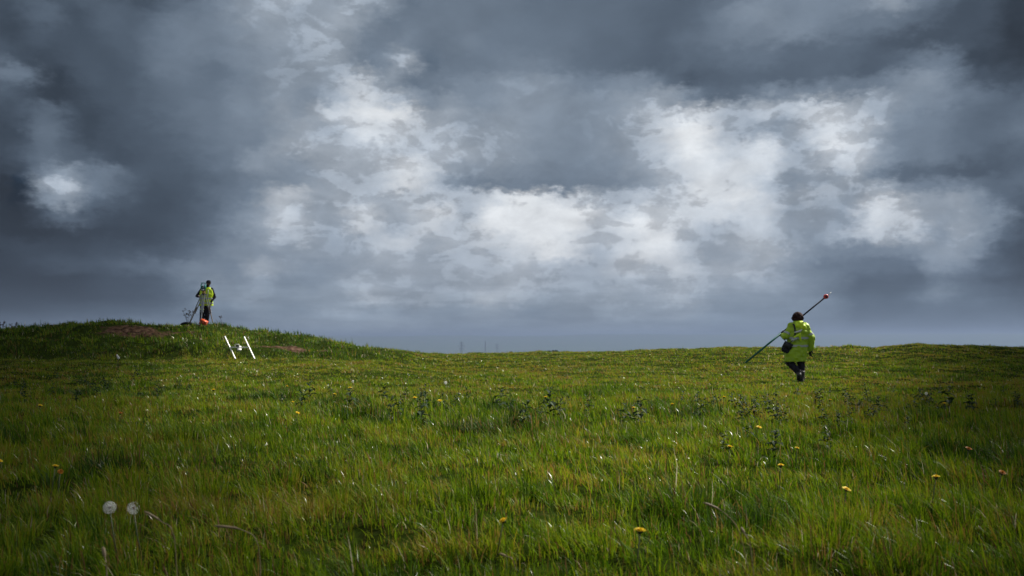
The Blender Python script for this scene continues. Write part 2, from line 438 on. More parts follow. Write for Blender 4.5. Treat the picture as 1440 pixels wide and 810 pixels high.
    me.polygons.foreach_set('loop_start', np.concatenate([np.arange(len(FQ)) * 4, len(FQ) * 4 + np.arange(len(FT)) * 3]).astype(np.int32))
    me.polygons.foreach_set('use_smooth', np.ones(len(FQ) + len(FT), bool))
    me.update(calc_edges=True)
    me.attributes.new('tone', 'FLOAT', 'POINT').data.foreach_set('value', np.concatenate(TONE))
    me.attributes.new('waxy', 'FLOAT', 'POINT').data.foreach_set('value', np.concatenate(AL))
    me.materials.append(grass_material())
    print('grass blades', len(FT), 'verts', len(V))
    return link(bpy.data.objects.new('meadow_grass', me))

g = blades([(1.2, 6, 4600, 1.5, 0.0045, 3), (6, 11, 2700, 1.6, 0.0060, 3), (11, 20, 1250, 2.0, 0.0095, 2), (20, 34, 560, 3, 0.014, 2), (34, 64, 210, 4, 0.021, 2)])
tag(g, 'windblown green meadow grass covering the whole hilltop', 'grass', kind='stuff')

# ------------------------------------------------------------------ flowers
def head_depth(py, h, px):
    """distance at which something standing h above the turf shows at this height"""
    d = 6.0
    for _ in range(30):
        z = gz(at(px, d), d) + h
        d = 0.6 * d + 0.4 * min(max((CAMZ - z) * F / (py - 480), 2.5), 40)
    return d

def dandelion_mesh(seed, old=False):
    rn = random.Random(seed)
    bm = bmesh.new()
    for layer, (n, r, lift) in enumerate(((26, 1.0, 0.10), (22, 0.8, 0.22), (16, 0.55, 0.34), (10, 0.3, 0.42))):
        for k in range(n):
            a = 2 * math.pi * (k + 0.5 * (layer % 2)) / n + rn.uniform(-.06, .06)
            rr = r * rn.uniform(0.85, 1.05); l = lift + rn.uniform(-.05, .05) + (0.3 if old else 0)
            d = Vector((math.cos(a), math.sin(a), 0)); s = Vector((-math.sin(a), math.cos(a), 0)) * 0.085
            p0 = Vector((0, 0, 0.05)) + d * 0.08; p1 = d * rr * 0.55 + Vector((0, 0, 0.05 + l * 0.8)); p2 = d * rr + Vector((0, 0, 0.05 + l))
            vs = [bm.verts.new(p) for p in (p0 - s * .4, p0 + s * .4, p1 + s, p1 - s, p2 + s * .8, p2 - s * .8)]
            bm.faces.new((vs[0], vs[1], vs[2], vs[3])); bm.faces.new((vs[3], vs[2], vs[4], vs[5]))
    add_ell(bm, (0, 0, 0.16), (0.5, 0.5, 0.16), seg=12)
    return bm

def make_dandelion(px, py, size, label, h=0.3, old=False, tilt=(0, 0)):
    d = head_depth(py, h, px); x = at(px, d); z = gz(x, d)
    t = empty('dandelion', (x, d, z), label, 'flower', 'dandelions in the meadow')
    R = size / 2
    top = Vector((0, 0, h)); lean = Vector((random.uniform(.01, .05), random.uniform(-.02, .03), 0))
    st = bmesh.new(); pts = [-lean + Vector((0, 0, -0.02)), -lean * 0.45 + Vector((0, 0, h * 0.5)), top]
    add_loft(st, pts, [0.003, 0.0027, 0.0025], 6)
    obj('stem', st, M['flower_stem'], t)
    hd = dandelion_mesh(int(px * 13 + py), old)
    rot = Matrix.Rotation(tilt[0], 3, 'X') @ Matrix.Rotation(tilt[1], 3, 'Y')
    bmesh.ops.transform(hd, matrix=Matrix.Translation(top) @ rot.to_4x4() @ Matrix.Scale(R, 4), verts=hd.verts)
    obj('flower_head', hd, M['petal_old' if old else 'petal'], t)
    sp = bmesh.new(); add_loft(sp, [top + rot @ Vector((0, 0, -R * .55)), top + rot @ Vector((0, 0, -R * .25)), top + rot @ Vector((0, 0, R * .1))], [R * .15, R * .42, R * .5], 10)
    obj('sepals', sp, M['weed_stem'], t)
    return t

FL = [
 (898, 743, .052, 'large yellow dandelion nearest the bottom of the photo, right of the middle', 0.30, False, (.05, .05)),
 (708, 729, .045, 'yellow dandelion half sunk in grass low in the middle of the photo', 0.24, False, (.2, -.5)),
 (83, 654, .05, 'yellow dandelion near the left edge standing above a faded orange one', 0.30, False, (.0, .1)),
 (90, 662, .04, 'faded drooping orange dandelion just below a yellow one near the left edge', 0.27, True, (.9, .5)),
 (5, 647, .05, 'yellow dandelion cut by the left edge of the photo', 0.29, False, (.1, .35)),
 (1095, 653, .055, 'bright yellow dandelion on a dark base, below the walking person', 0.27, False, (.0, .0)),
 (1024, 627, .055, 'yellow dandelion up and left of the one below the walking person', 0.26, False, (.0, .1)),
 (1118, 629, .045, 'small yellow dandelion just above the bright one below the walking person', 0.22, False, (.1, .2)),
 (1186, 686, .06, 'flat open yellow dandelion low in shaded grass right of the middle', 0.18, False, (.25, .3)),
 (1311, 669, .055, 'yellow dandelion alone in dark grass near the right edge', 0.26, False, (.0, -.05)),
 (1403, 664, .05, 'brown withered dandelion head nearest the right edge', 0.27, True, (.5, .2)),
 (302, 548, .095, 'yellow dandelion below the white frame at the foot of the bank', 0.24, False, (.0, .0)),
 (60, 570, .08, 'yellow dandelion in the shaded grass far left, below the bank', 0.24, False, (.0, .2)),
 (420, 580, .06, 'small yellow dandelion, lowest of the scatter left of the middle', 0.20, False, (.2, .4)),
 (472, 554, .08, 'yellow dandelion in the middle of the scatter left of the middle', 0.22, False, (.0, .2)),
 (493, 545, .08, 'yellow dandelion, farthest of the scatter left of the middle', 0.22, False, (.1, .0)),
 (413, 565, .06, 'small yellow dandelion above the lowest of the scatter left of the middle', 0.20, False, (.1, .0)),
 (405, 543, .07, 'small pale yellow dandelion right of the one below the white frame', 0.20, False, (.0, .0)),
 (584, 559, .085, 'yellow dandelion beside dark weeds near the middle of the meadow', 0.22, False, (.1, .0)),
 (619, 563, .08, 'yellow dandelion just right of the one beside dark weeds mid meadow', 0.20, False, (.4, .0)),
 (767, 558, .07, 'yellow dandelion above the tall dark thistle at the middle of the meadow', 0.22, False, (.0, .0)),
 (890, 573, .07, 'yellow dandelion mid meadow right of the middle thistle', 0.22, False, (.0, .1)),
 (944, 568, .07, 'yellow dandelion left of the weed band, below and left of the pole end', 0.22, False, (.0, -.1)),
 (1017, 558, .07, 'yellow dandelion among weeds just below the lower end of the pole', 0.24, False, (.0, .1)),
 (1165, 562, .07, 'yellow dandelion below and right of the walking person among the weeds', 0.24, False, (.0, .0)),
 (1065, 600, .06, 'pale yellow dandelion sunk in grass below the weed band', 0.18, False, (.3, .2)),
 (1357, 631, .055, 'dull orange dandelion in dark grass above the lone one at the right', 0.2, True, (.3, .2)),
 (1325, 567, .07, 'small yellow dandelion in the shaded weeds far right', 0.24, False, (.0, .0)),
 (172, 581, .06, 'small dull yellow dandelion sunk in shaded grass right of the far left one', 0.18, True, (.2, .2)),
]
for (px, py, s, lab, h, old, tl) in FL: make_dandelion(px, py, s * (.85 if py < 700 else .95), lab, h * .74, old, tl)

def make_clock(px, py, size, label, h, part=1.0):
    d = head_depth(py, h, px); x = at(px, d); z = gz(x, d)
    t = empty('dandelion_clock', (x, d, z), label, 'seed head', 'dandelion seed heads')
    st = bmesh.new(); add_loft(st, [(0.05, 0.01, -0.02), (0.02, 0, h * .5), (0, 0, h)], [.003, .003, .0026], 6); obj('stem', st, M['flower_stem'], t)
    c = bmesh.new(); add_ell(c, (0, 0, h), (size * .13,) * 3, seg=10); obj('seed_core', c, M['seed_core'], t)
    bm = bmesh.new(); R = size / 2; rn = random.Random(int(px)); c0 = Vector((0, 0, h)); n = 120
    for i in range(n):
        zz = 1 - 2 * (i + .5) / n; a = i * 2.39996
        dv = Vector((math.sqrt(1 - zz * zz) * math.cos(a), math.sqrt(1 - zz * zz) * math.sin(a), zz))
        if part < 1 and dv.x + 0.5 * dv.z > 0.25 and rn.random() < 0.75: continue
        u, v, w = frame_axes(dv); tip = c0 + dv * R * rn.uniform(.86, 1)
        hw = R * .012
        bm.faces.new([bm.verts.new(p) for p in (c0 + dv * R * .2 - u * hw, c0 + dv * R * .2 + u * hw, tip + u * hw, tip - u * hw)])
        k = 6
        for j in range(k):
            b = 2 * math.pi * j / k + rn.random()
            e = (u * math.cos(b) + v * math.sin(b)); f = e.cross(dv) * R * .03
            q = tip + e * R * .22 + dv * R * .06
            bm.faces.new([bm.verts.new(p) for p in (tip - f, tip + f, q)])
    obj('fluff', bm, M['fluff'], t, smooth=False)
make_clock(160, 711, .052, 'full round white dandelion clock low at the left', 0.25)
make_clock(193, 712, .05, 'half-blown white dandelion clock just right of the full one', 0.24, .5)
make_clock(627, 538, .065, 'small white dandelion clock far off near the middle of the meadow', 0.2)
make_clock(1300, 553, .045, 'small white seed head in shaded grass at the far right', 0.22)
make_clock(497, 536, .045, 'tiny white seed head beyond the yellow scatter left of the middle', 0.2)

# ------------------------------------------------------------------ weeds
def weed_bms(seed, H):
    """leafy thistle: stem and toothed drooping leaves"""
    rn = random.Random(seed); st = bmesh.new(); lf = bmesh.new()
    lean = Vector((rn.uniform(-.25, .05), rn.uniform(-.1, .1), 0)) * H
    def axis(t): return lean * t * t + Vector((0, 0, H * t))
    add_loft(st, [axis(t) + Vector((0, 0, -.02 if t == 0 else 0)) for t in (0, .35, .7, 1)], [.006, .005, .004, .002], 6)
    n = 13
    for i in range(n):
        if rn.random() < .12: continue
        t = .15 + .85 * i / (n - 1); a = i * 2.4 + rn.uniform(-.4, .4)
        L = H * (.52 - .3 * t) * rn.uniform(.75, 1.2) + .02
        d = Vector((math.cos(a), math.sin(a), 0)); s = Vector((-math.sin(a), math.cos(a), 0)); rise = rn.uniform(-.1, .9) + .3 * t
        prev = None; m = 5
        for j in range(m + 1):
            q = j / m; c = axis(t) + d * L * q + Vector((0, 0, L * (rise * q - .75 * q * q)))
            w = L * .27 * (math.sin(math.pi * min(q * .9 + .12, 1))) * (1.25 if j % 2 else .6)
            if j == m: w = .0005
            cup = Vector((0, 0, w * .4))
            row = [lf.verts.new(c + s * w + cup), lf.verts.new(c), lf.verts.new(c - s * w + cup)]
            if prev:
                lf.faces.new((prev[0], prev[1], row[1], row[0])); lf.faces.new((prev[1], prev[2], row[2], row[1]))
            prev = row
    return st, lf

PROTO = []
for k in range(6):
    s_, l_ = weed_bms(100 + k, 1.0)
    for b_ in (s_, l_):
        bmesh.ops.scale(b_, vec=(1, 1, 1), verts=b_.verts)
    ms = bpy.data.meshes.new('stem'); bmesh.ops.recalc_face_normals(s_, faces=s_.faces); s_.to_mesh(ms); s_.free(); ms.materials.append(M['weed_stem'])
    ml = bpy.data.meshes.new('leaves'); l_.to_mesh(ml); l_.free(); ml.materials.append(M['leaf'])
    for p in ms.polygons: p.use_smooth = True
    PROTO.append((ms, ml))

def place_weed(x, y, H, label, group, k=None):
    k = random.randrange(6) if k is None else k
    t = empty('thistle', (x, y, gz(x, y)), label, 'thistle', group, random.uniform(0, 6.28))
    H *= 1.2; t.scale = (H, H, H)
    for nm, me in zip(('stem', 'leaves'), PROTO[k]):
        link(bpy.data.objects.new(nm, me), t)
    return t

# single plants one can point at
W1 = [
 (773, 570, .34, 'dark upright thistle at the middle of the meadow, below the skyline bushes'),
 (702, 566, .30, 'dark thistle on a bare brown stem, left of the middle one'),
 (735, 588, .26, 'low dark thistle nearest the thick tussock at the middle'),
 (640, 570, .2, 'small dark thistle between the middle dandelions and the bare-stemmed one'),
 (594, 580, .3, 'dark thistle below the pair of mid meadow dandelions'),
 (596, 552, .22, 'dark spreading weed behind the dandelion near the middle'),
 (541, 552, .26, 'dark thistle right of the dandelion scatter left of the middle'),
 (437, 549, .3, 'dark bushy thistle above the dandelion scatter left of the middle'),
 (493, 563, .28, 'brownish dark thistle below the farthest dandelion of the scatter'),
 (425, 562, .24, 'dark thistle left among the dandelion scatter'),
 (1160, 605, .3, 'dark thistle standing apart below the left end of the weed band'),
 (1087, 610, .34, 'tall dark thistle below the walking person'),
 (1016, 612, .3, 'dark thistle directly above the left dandelion below the walker'),
 (900, 584, .3, 'dark thistle right of the mid meadow dandelion'),
 (1330, 562, .36, 'tallest dark thistle in the shaded weeds at the right'),
 (195, 525, .26, 'dark twiggy weed on the flat below the bank, right of the white peg'),
]
for (px, py, H, lab) in W1:
    d = head_depth(py, H * .5, px); place_weed(at(px, d), d, H * (.5 if py > 600 else .95), lab, 'single thistles standing apart in the meadow')
# weed band across the right, and the shaded patch on the left
def scatter(n, fx, fy, H0, H1, lab, group):
    for i in range(n):
        px, py = fx(), fy(); H = random.uniform(H0, H1)
        d = head_depth(py, H * .6, px); place_weed(at(px, d), d, H, lab, group)
scatter(70, lambda: random.uniform(950, 1450), lambda: random.gauss(564, 7), .11, .21, 'dark leafy thistle in the weed band below the walker, towards the right edge', 'thistles of the weed band on the right')
scatter(20, lambda: random.uniform(1040, 1300), lambda: random.gauss(588, 7), .10, .17, 'low dark thistle in the brownish patch below the weed band', 'thistles of the brownish patch below the band')
scatter(38, lambda: random.uniform(5, 275), lambda: random.gauss(543, 8), .12, .22, 'low dark weed in the shaded patch in front of the bank', 'weeds of the shaded patch in front of the bank')

scatter(26, lambda: random.uniform(360, 930), lambda: random.gauss(566, 13), .12, .22, 'small dark weed scattered among grass in the middle of the meadow', 'small weeds scattered through the middle of the meadow')
# bent dry stalks
def stalk(name, pts, label, r=.0022, ear=True):
    bm = bmesh.new()
    P = [Vector(p) for p in pts]
    sm = []
    for i in range(13):
        t = i / 12 * (len(P) - 1); k = min(int(t), len(P) - 2); f = t - k
        a = P[max(k - 1, 0)]; b, c = P[k], P[k + 1]; e = P[min(k + 2, len(P) - 1)]
        sm.append(0.5 * ((2 * b) + (c - a) * f + (2 * a - 5 * b + 4 * c - e) * f * f + (3 * b - a - 3 * c + e) * f ** 3))
    rad = [r * (1 - .5 * i / 12) for i in range(13)]
    if ear:
        for i in (9, 10, 11): rad[i] = r * 2.1
        rad[12] = r * .6
    add_loft(bm, sm, rad, 6)
    o = obj(name, bm, M['straw']); return tag(o, label, 'dry stalk', 'bent dry grass stalks')
def stalk_px(p, label, r=.0022):
    """p: (px, py, depth) list from root to tip"""
    pts = [(at(a, d), d, CAMZ - (b - 480) / F * d) for a, b, d in p]
    x, y, _ = pts[0]; pts[0] = (x, y, gz(x, y) - .01)
    stalk('dry_stalk', pts, label, r)
stalk_px([(1052, 800, 3.9), (1036, 745, 3.88), (1012, 716, 3.86), (986, 704, 3.84)], 'pale dry grass stalk arching over to the left below the right-hand dandelions')
stalk_px([(372, 810, 3.6), (368, 765, 3.6), (345, 742, 3.58), (305, 736, 3.56)], 'pale dry grass stalk arching to the left near the bottom left')
stalk_px([(258, 790, 3.7), (250, 750, 3.7), (232, 730, 3.7), (208, 716, 3.68)], 'dry stalk bending left just right of the two dandelion clocks')
stalk_px([(160, 825, 3.4), (158, 800, 3.42), (155, 780, 3.44), (152, 765, 3.46)], 'short pale stalk standing at the bottom left under the clocks', .003)
stalk_px([(1060, 800, 3.5), (1052, 770, 3.52), (1044, 748, 3.54), (1038, 738, 3.56)], 'short brown stalk below the pale arching one at the right')
stalk_px([(730, 800, 3.8), (722, 785, 3.8), (712, 778, 3.82), (702, 774, 3.84)], 'brown bent stalk at the bottom middle below the sunken dandelion')

# ------------------------------------------------------------------ the bank's small things
def twig_plant(x, y, H, label, n=5, seed=1, spread=.5):
    rn = random.Random(seed); t = empty('dead_plant', (x, y, gz(x, y)), label, 'dead plant', 'dead stems on the bank')
    for i in range(n):
        bm = bmesh.new(); a = rn.uniform(0, 6.28); l = H * rn.uniform(.6, 1)
        tip = Vector((math.cos(a) * spread * l * .6, math.sin(a) * .2 * l, l)); mid = tip * .5 + Vector((0, 0, .05 * l))
        add_loft(bm, [(0, 0, -.03), mid, tip], [.009, .007, .004], 6)
        for j in range(5):
            q = mid.lerp(tip, rn.uniform(.1, 1)); d = Vector((rn.uniform(-1, 1), rn.uniform(-.5, .5), rn.uniform(.1, .9))).normalized() * l * rn.uniform(.12, .28)
            add_loft(bm, [q, q + d], [.006, .003], 5)
            add_ell(bm, q + d, (.018, .014, .022), seg=6)
        obj('stem', bm, M['twig'], t)
twig_plant(at(265, 38.7), 38.7, .62, 'dead branching plant on the skyline left of the tripod', 5, 3, .7)
twig_plant(at(313, 39), 39.0, .42, 'single thin dead stem on the skyline right of the tripod', 1, 5, .5)
twig_plant(at(3, 40), 40, .55, 'spiky dead stems on the skyline at the far left edge', 4, 8, .8)
twig_plant(at(20, 40), 40, .33, 'low dead stems on the skyline right of the far left ones', 3, 12, .8)

# ------------------------------------------------------------------ standing man with tripod
MX, MY = at(286.7, 39), 39.0
MZ = 1 + (480 - 457) / F * 39
man = empty('person', (MX - .10, MY + .40, gz(MX - .13, MY + .40)), 'person in a yellow hi-vis vest and black sleeves standing behind the tripod on the bank', 'person')
DZM = MZ - man.location.z
print('man ground', man.location.z, 'wanted', MZ)

def hand(bm, w, d, side, curl=.4, scale=1.0, palm_n=(0, -1, 0)):
    """palm + five fingers from wrist w along d"""
    w = Vector(w); d = Vector(d).normalized(); n = Vector(palm_n); s = d.cross(n).normalized() * side; n = s.cross(d).normalized() * side
    S = scale
    add_loft(bm, [w, w + d * .045 * S, w + d * .09 * S], [(.026 * S, .016 * S), (.038 * S, .016 * S), (.038 * S, .013 * S)], 10, axes=(s, n))
    for i, L in enumerate((.062, .072, .068, .052)):
        b = w + d * .085 * S + s * (.03 - .02 * i) * S
        k1 = b + (d * math.cos(curl) + n * math.sin(curl)) * L * .5 * S
        k2 = k1 + (d * math.cos(curl * 2.4) + n * math.sin(curl * 2.4)) * L * .5 * S
        add_capsule(bm, b, .0095 * S, k1, .0088 * S, 8); add_capsule(bm, k1, .0088 * S, k2, .0075 * S, 8)
    tb = w + d * .03 * S + s * .03 * S
    t1 = tb + (d * .6 + s * .7 + n * .2).normalized() * .035 * S; t2 = t1 + (d * .9 + s * .1 + n * .5).normalized() * .032 * S
    add_capsule(bm, tb, .012 * S, t1, .0105 * S, 8); add_capsule(bm, t1, .0105 * S, t2, .0085 * S, 8)

def head_bm(bm, c, fwd, k=1.0):
    """skull, jaw, nose, ears; fwd = facing direction (unit, horizontal)"""
    c = Vector(c); f = Vector(fwd).normalized(); s = Vector((0, 0, 1)).cross(f)
    rot = Matrix((s, f, Vector((0, 0, 1)))).transposed()
    add_ell(bm, c + Vector((0, 0, .02)), (.076 * k, .095 * k, .10 * k), rot)
    add_ell(bm, c + f * .022 + Vector((0, 0, -.055)), (.056 * k, .068 * k, .062 * k), rot)
    add_loft(bm, [c + f * .088 + Vector((0, 0, .02)), c + f * .112 + Vector((0, 0, -.022)), c + f * .085 + Vector((0, 0, -.03))], [.008, .016, .008], 8)
    for q in (-1, 1):
        add_ell(bm, c + s * q * .078 + Vector((0, 0, -.005)), (.012, .02, .032), rot)
    add_ell(bm, c + f * .082 + Vector((0, 0, -.058)), (.024, .012, .007), rot)
    return rot, f, s

f = Vector((-.15, -1, 0)).normalized()
bm = bmesh.new(); HC = Vector((.145, -.05, 1.60))
rot, f, s = head_bm(bm, HC, f)
add_capsule(bm, (.09, 0, 1.36), .06, (.115, -.03, 1.52), .052)
add_loft(bm, [(.04, 0, .82), (.05, 0, 1.0), (.06, 0, 1.2), (.07, 0, 1.36), (.08, 0, 1.43)], [(.15, .1), (.14, .1), (.17, .11), (.17, .09), (.07, .06)], 16, axes=((1, 0, 0), (0, 1, 0)))
for P in ([(-.04, 0, .86), (-.08, -.02, .47), (-.10, 0, .08)], [(.13, 0, .86), (.12, -.02, .47), (.08, 0, .08)]):
    add_capsule(bm, P[0], .085, P[1], .055); add_capsule(bm, P[1], .055, P[2], .038)
    add_capsule(bm, P[2], .04, Vector(P[2]) + Vector((0, -.14, -.045)), .03)
armL = [(-.11, 0, 1.37), (-.30, .03, 1.12), (-.17, -.22, 1.08)]
armR = [(.25, 0, 1.37), (.35, .05, 1.09), (.27, -.08, .90)]
for P in (armL, armR):
    add_capsule(bm, P[0], .05, P[1], .04); add_capsule(bm, P[1], .04, P[2], .028)
hand(bm, armL[2], (.5, -.6, .25), 1, .5)
hand(bm, armR[2], (-.25, -.25, -1), -1, .4)
body = remeshed('body', bm, M['skin_shaded'], man, .0085, 3)
for q in (-1, 1):
    e = bmesh.new(); add_ell(e, HC + f * .086 + s * q * .031 + Vector((0, 0, .012)), (.014, .008, .009), rot, 10); obj('eye', e, M['eye'], man)
# clothes
bm = bmesh.new()
add_loft(bm, [(.045, 0, .72), (.05, 0, .95), (.06, 0, 1.2), (.07, 0, 1.36), (.08, 0, 1.44), (.09, -.01, 1.48)], [(.18, .13), (.175, .13), (.2, .14), (.20, .12), (.1, .09), (.075, .075)], 20, axes=((1, 0, 0), (0, 1, 0)))
for P in (armL, armR):
    add_capsule(bm, P[0], .075, P[1], .062); add_capsule(bm, P[1], .062, P[2], .045)
remeshed('jacket', bm, M['black_cloth'], man, .013, 4, .012)
bm = bmesh.new()
add_loft(bm, [(.06, 0, .74), (.06, 0, .8), (.065, 0, 1.0), (.07, 0, 1.2), (.07, 0, 1.36), (.08, 0, 1.445)], [(.265, .175), (.26, .17), (.245, .165), (.262, .17), (.24, .145), (.13, .10)], 24, axes=((1, 0, 0), (0, 1, 0)))
v = remeshed('vest', bm, M['hivis_yellow'], man, .014, 3, .014)
for zz, rx, ry in ((.84, .266, .182), (1.02, .257, .175)):
    bm = bmesh.new(); add_loft(bm, [(.065, 0, zz - .025), (.065, 0, zz + .025)], [(rx, ry), (rx, ry)], 28, axes=((1, 0, 0), (0, 1, 0)), cap=False); obj('reflective_band', bm, M['reflective'], v)
for q in (-.1, .1):
    bm = bmesh.new(); bar(bm, (.07 + q, -.168, 1.05), (.075 + q, -.150, 1.36), .028, .008); obj('reflective_band', bm, M['reflective'], v)
bm = bmesh.new(); bar(bm, (.072, -.172, .76), (.078, -.155, 1.38), .012, .008); obj('zip', bm, M['dark'], v)
bm = bmesh.new()
for P in ([(-.04, 0, .84), (-.08, -.02, .47), (-.10, 0, .1)], [(.13, 0, .84), (.12, -.02, .47), (.08, 0, .1)]):
    add_capsule(bm, P[0], .125, P[1], .092); add_capsule(bm, P[1], .092, P[2], .08)
tr = remeshed('trousers', bm, M['dark_trousers'], man, .013, 3, .012)
bm = bmesh.new(); add_loft(bm, [(-.07, -.015, .585), (-.066, -.013, .625)], [(.106, .106)] * 2, 16, axes=((1, 0, 0), (0, 1, 0)), cap=False); obj('knee_band', bm, M['hivis_yellow'], tr)
for q in (-.10, .08):
    bm = bmesh.new(); add_loft(bm, [(q, .03, .2), (q, .02, .1), (q, 0, .05), (q, 0, .0)], [(.06, .07), (.055, .07), (.052, .12), (.05, .13)], 14, axes=((1, 0, 0), (0, 1, 0)))
    add_ell(bm, (q, -.1, .04), (.048, .08, .045)); remeshed('boot', bm, M['boot'], man, .009, 2)
bm = bmesh.new(); add_ell(bm, HC + Vector((0, .008, .045)), (.088, .106, .085), rot); add_loft(bm, [HC + Vector((0, 0, .018)), HC + Vector((0, 0, .05))], [(.09, .108)] * 2, 18, axes=(s, f))
remeshed('beanie', bm, M['black_cloth'], man, .009, 2, .004, 30)
bm = bmesh.new(); add_ell(bm, HC + f * .03 + Vector((0, 0, -.07)), (.062, .07, .055), rot); remeshed('jaw_shade', bm, M['hair'], man, .008, 2, .006, 40)  # dark shape over the jaw, standing in for face shadow

# tripod
TX, TY = MX, MY
def feet(dx, dy): return Vector((dx, dy, gz(TX + dx, TY + dy) - MZ))
man.scale = (1.06, 1.06, 1.03)
tp = empty('survey_tripod', (TX, TY, MZ), 'grey survey tripod with spread legs standing on the bank', 'tripod')
AZ = 1.2
for k, (a, ft) in enumerate((((-.07, .02, AZ), feet(-.69, .28)), ((.06, .03, AZ), feet(.30, .30)), ((.0, -.06, AZ), feet(.03, -.50)))):
    a = Vector(a); ft.z -= .03
    bm = bmesh.new(); mid = a.lerp(ft, .58); wide = .05
    u = Vector((1, 0, 0)) if k == 2 else (ft - a).normalized().cross(Vector((0, 1, 0))).normalized()
    for q in (-1, 1): bar(bm, a + u * wide * .75 * q, mid + u * wide * .65 * q, .026, .03)
    bar(bm, mid.lerp(a, .04) - u * wide, mid.lerp(a, .04) + u * wide, .05, .04)
    if k == 2: add_box(bm, a.lerp(mid, .62), (.085, .02, .40), Matrix.Rotation(-.4, 3, 'X'))
    leg = obj('leg', bm, M['grey'], tp, smooth=False)
    bm = bmesh.new(); bar(bm, a.lerp(ft, .4), ft, .032, .026); obj('lower_leg', bm, M['wood' if k < 2 else 'grey'], leg, smooth=False)
    bm = bmesh.new(); add_loft(bm, [ft.lerp(a, .07), ft], [.024, .006], 8); obj('foot_spike', bm, M['dark'], leg)
bm = bmesh.new(); add_loft(bm, [(0, 0, AZ - .03), (0, 0, AZ + .03)], [.095, .085], 6); obj('head_plate', bm, M['dark'], tp, smooth=False)
ts = empty('total_station', (TX - .02, TY, MZ + AZ + .03), 'teal and grey surveying instrument mounted on top of the tripod', 'instrument')
ts.scale = (.88, .88, .9)
bm = bmesh.new(); add_loft(bm, [(0, 0, 0), (0, 0, .03), (0, 0, .035), (0, 0, .08), (0, 0, .085), (0, 0, .11)], [.075, .075, .05, .05, .07, .07], 16)
for a in range(3): add_loft(bm, [(.06 * math.cos(a * 2.09), .06 * math.sin(a * 2.09), .02), (.06 * math.cos(a * 2.09), .06 * math.sin(a * 2.09), .09)], [.016, .016], 8)
obj('tribrach', bm, M['brass'], ts)
bm = bmesh.new(); add_box(bm, (-.02, 0, .16), (.19, .16, .10), bevel=.02); obj('base_housing', bm, M['dark'], ts)
bm = bmesh.new(); add_box(bm, (-.10, 0, .29), (.05, .14, .24), bevel=.02); add_box(bm, (.06, 0, .29), (.05, .14, .24), bevel=.02); add_box(bm, (-.02, .03, .235), (.14, .06, .06), bevel=.01); obj('yoke', bm, M['teal'], ts)
bm = bmesh.new(); add_loft(bm, [(-.02, .10, .31), (-.02, .03, .31), (-.02, -.06, .31), (-.02, -.12, .31)], [.025, .04, .045, .036], 16); tel = obj('telescope', bm, M['lightgrey'], ts)
bm = bmesh.new(); add_loft(bm, [(-.02, -.118, .31), (-.02, -.124, .31)], [.028, .028], 16); obj('lens', bm, M['glass'], tel)
bm = bmesh.new(); bar(bm, (-.1, 0, .40), (-.1, 0, .46), .03); bar(bm, (.06, 0, .40), (.06, 0, .46), .03); bar(bm, (-.115, 0, .46), (.075, 0, .46), .032); obj('carry_handle', bm, M['teal'], ts)
bm = bmesh.new(); add_box(bm, (-.02, -.085, .16), (.12, .015, .07), bevel=.004); obj('keypad', bm, M['lightgrey'], ts)

# orange case
cx, cy = TX + .18, TY - .55
oc = empty('instrument_case', (cx - .02, cy, gz(cx, cy) + .085), 'orange hard case lying tilted on the bank in front of the tripod', 'case')
R3 = Matrix.Rotation(.42, 3, 'Y') @ Matrix.Rotation(.25, 3, 'X')
oc.rotation_euler = R3.to_euler(); oc.scale = (.78, .78, .78)
bm = bmesh.new(); add_box(bm, (0, 0, -.005), (.36, .26, .15), bevel=.025)
for q in (-.12, 0, .12): add_box(bm, (q, -.13, -.005), (.025, .012, .12), bevel=.004)
obj('case_body', bm, M['orange'], oc)
bm = bmesh.new(); add_box(bm, (0, 0, .105), (.365, .265, .06), bevel=.02); obj('lid', bm, M['orange'], oc)
for q in (-.1, .1):
    bm = bmesh.new(); add_box(bm, (q, -.14, .07), (.035, .015, .05), bevel=.003); obj('latch', bm, M['dark'], oc)
bm = bmesh.new(); add_loft(bm, [(-.06, -.135, .045), (-.055, -.17, .045), (.055, -.17, .045), (.06, -.135, .045)], [.008] * 4, 8); obj('handle', bm, M['dark'], oc)

# dark bags on the ground
def dark_bag(x, y, sx, sy, sz, lab, cat, name):
    t = empty(name, (x, y, gz(x, y)), lab, cat)
    bm = bmesh.new(); add_ell(bm, (0, 0, sz * .4), (sx, sy, sz * .6)); add_ell(bm, (sx * .4, 0, sz * .5), (sx * .5, sy * .8, sz * .45)); add_ell(bm, (-sx * .5, -.02, sz * .3), (sx * .5, sy * .7, sz * .4))
    remeshed('bag_body', bm, M['black_cloth'], t, .015, 3, .02, 12)
    bm = bmesh.new(); add_loft(bm, [(-sx * .5, -sy * .6, sz * .7), (-.02, -sy, sz * .95), (sx * .5, -sy * .6, sz * .8)], [.012] * 3, 6); obj('strap', bm, M['dark'], t)
    return t
dark_bag(TX - .62, TY - .1, .27, .16, .12, 'flat black bag on the turf by the left tripod leg', 'bag', 'kit_bag')
dark_bag(TX + .55, TY - .1, .3, .16, .05, 'black cloth lying flat on the turf by the right tripod leg', 'bag', 'cloth_bag')

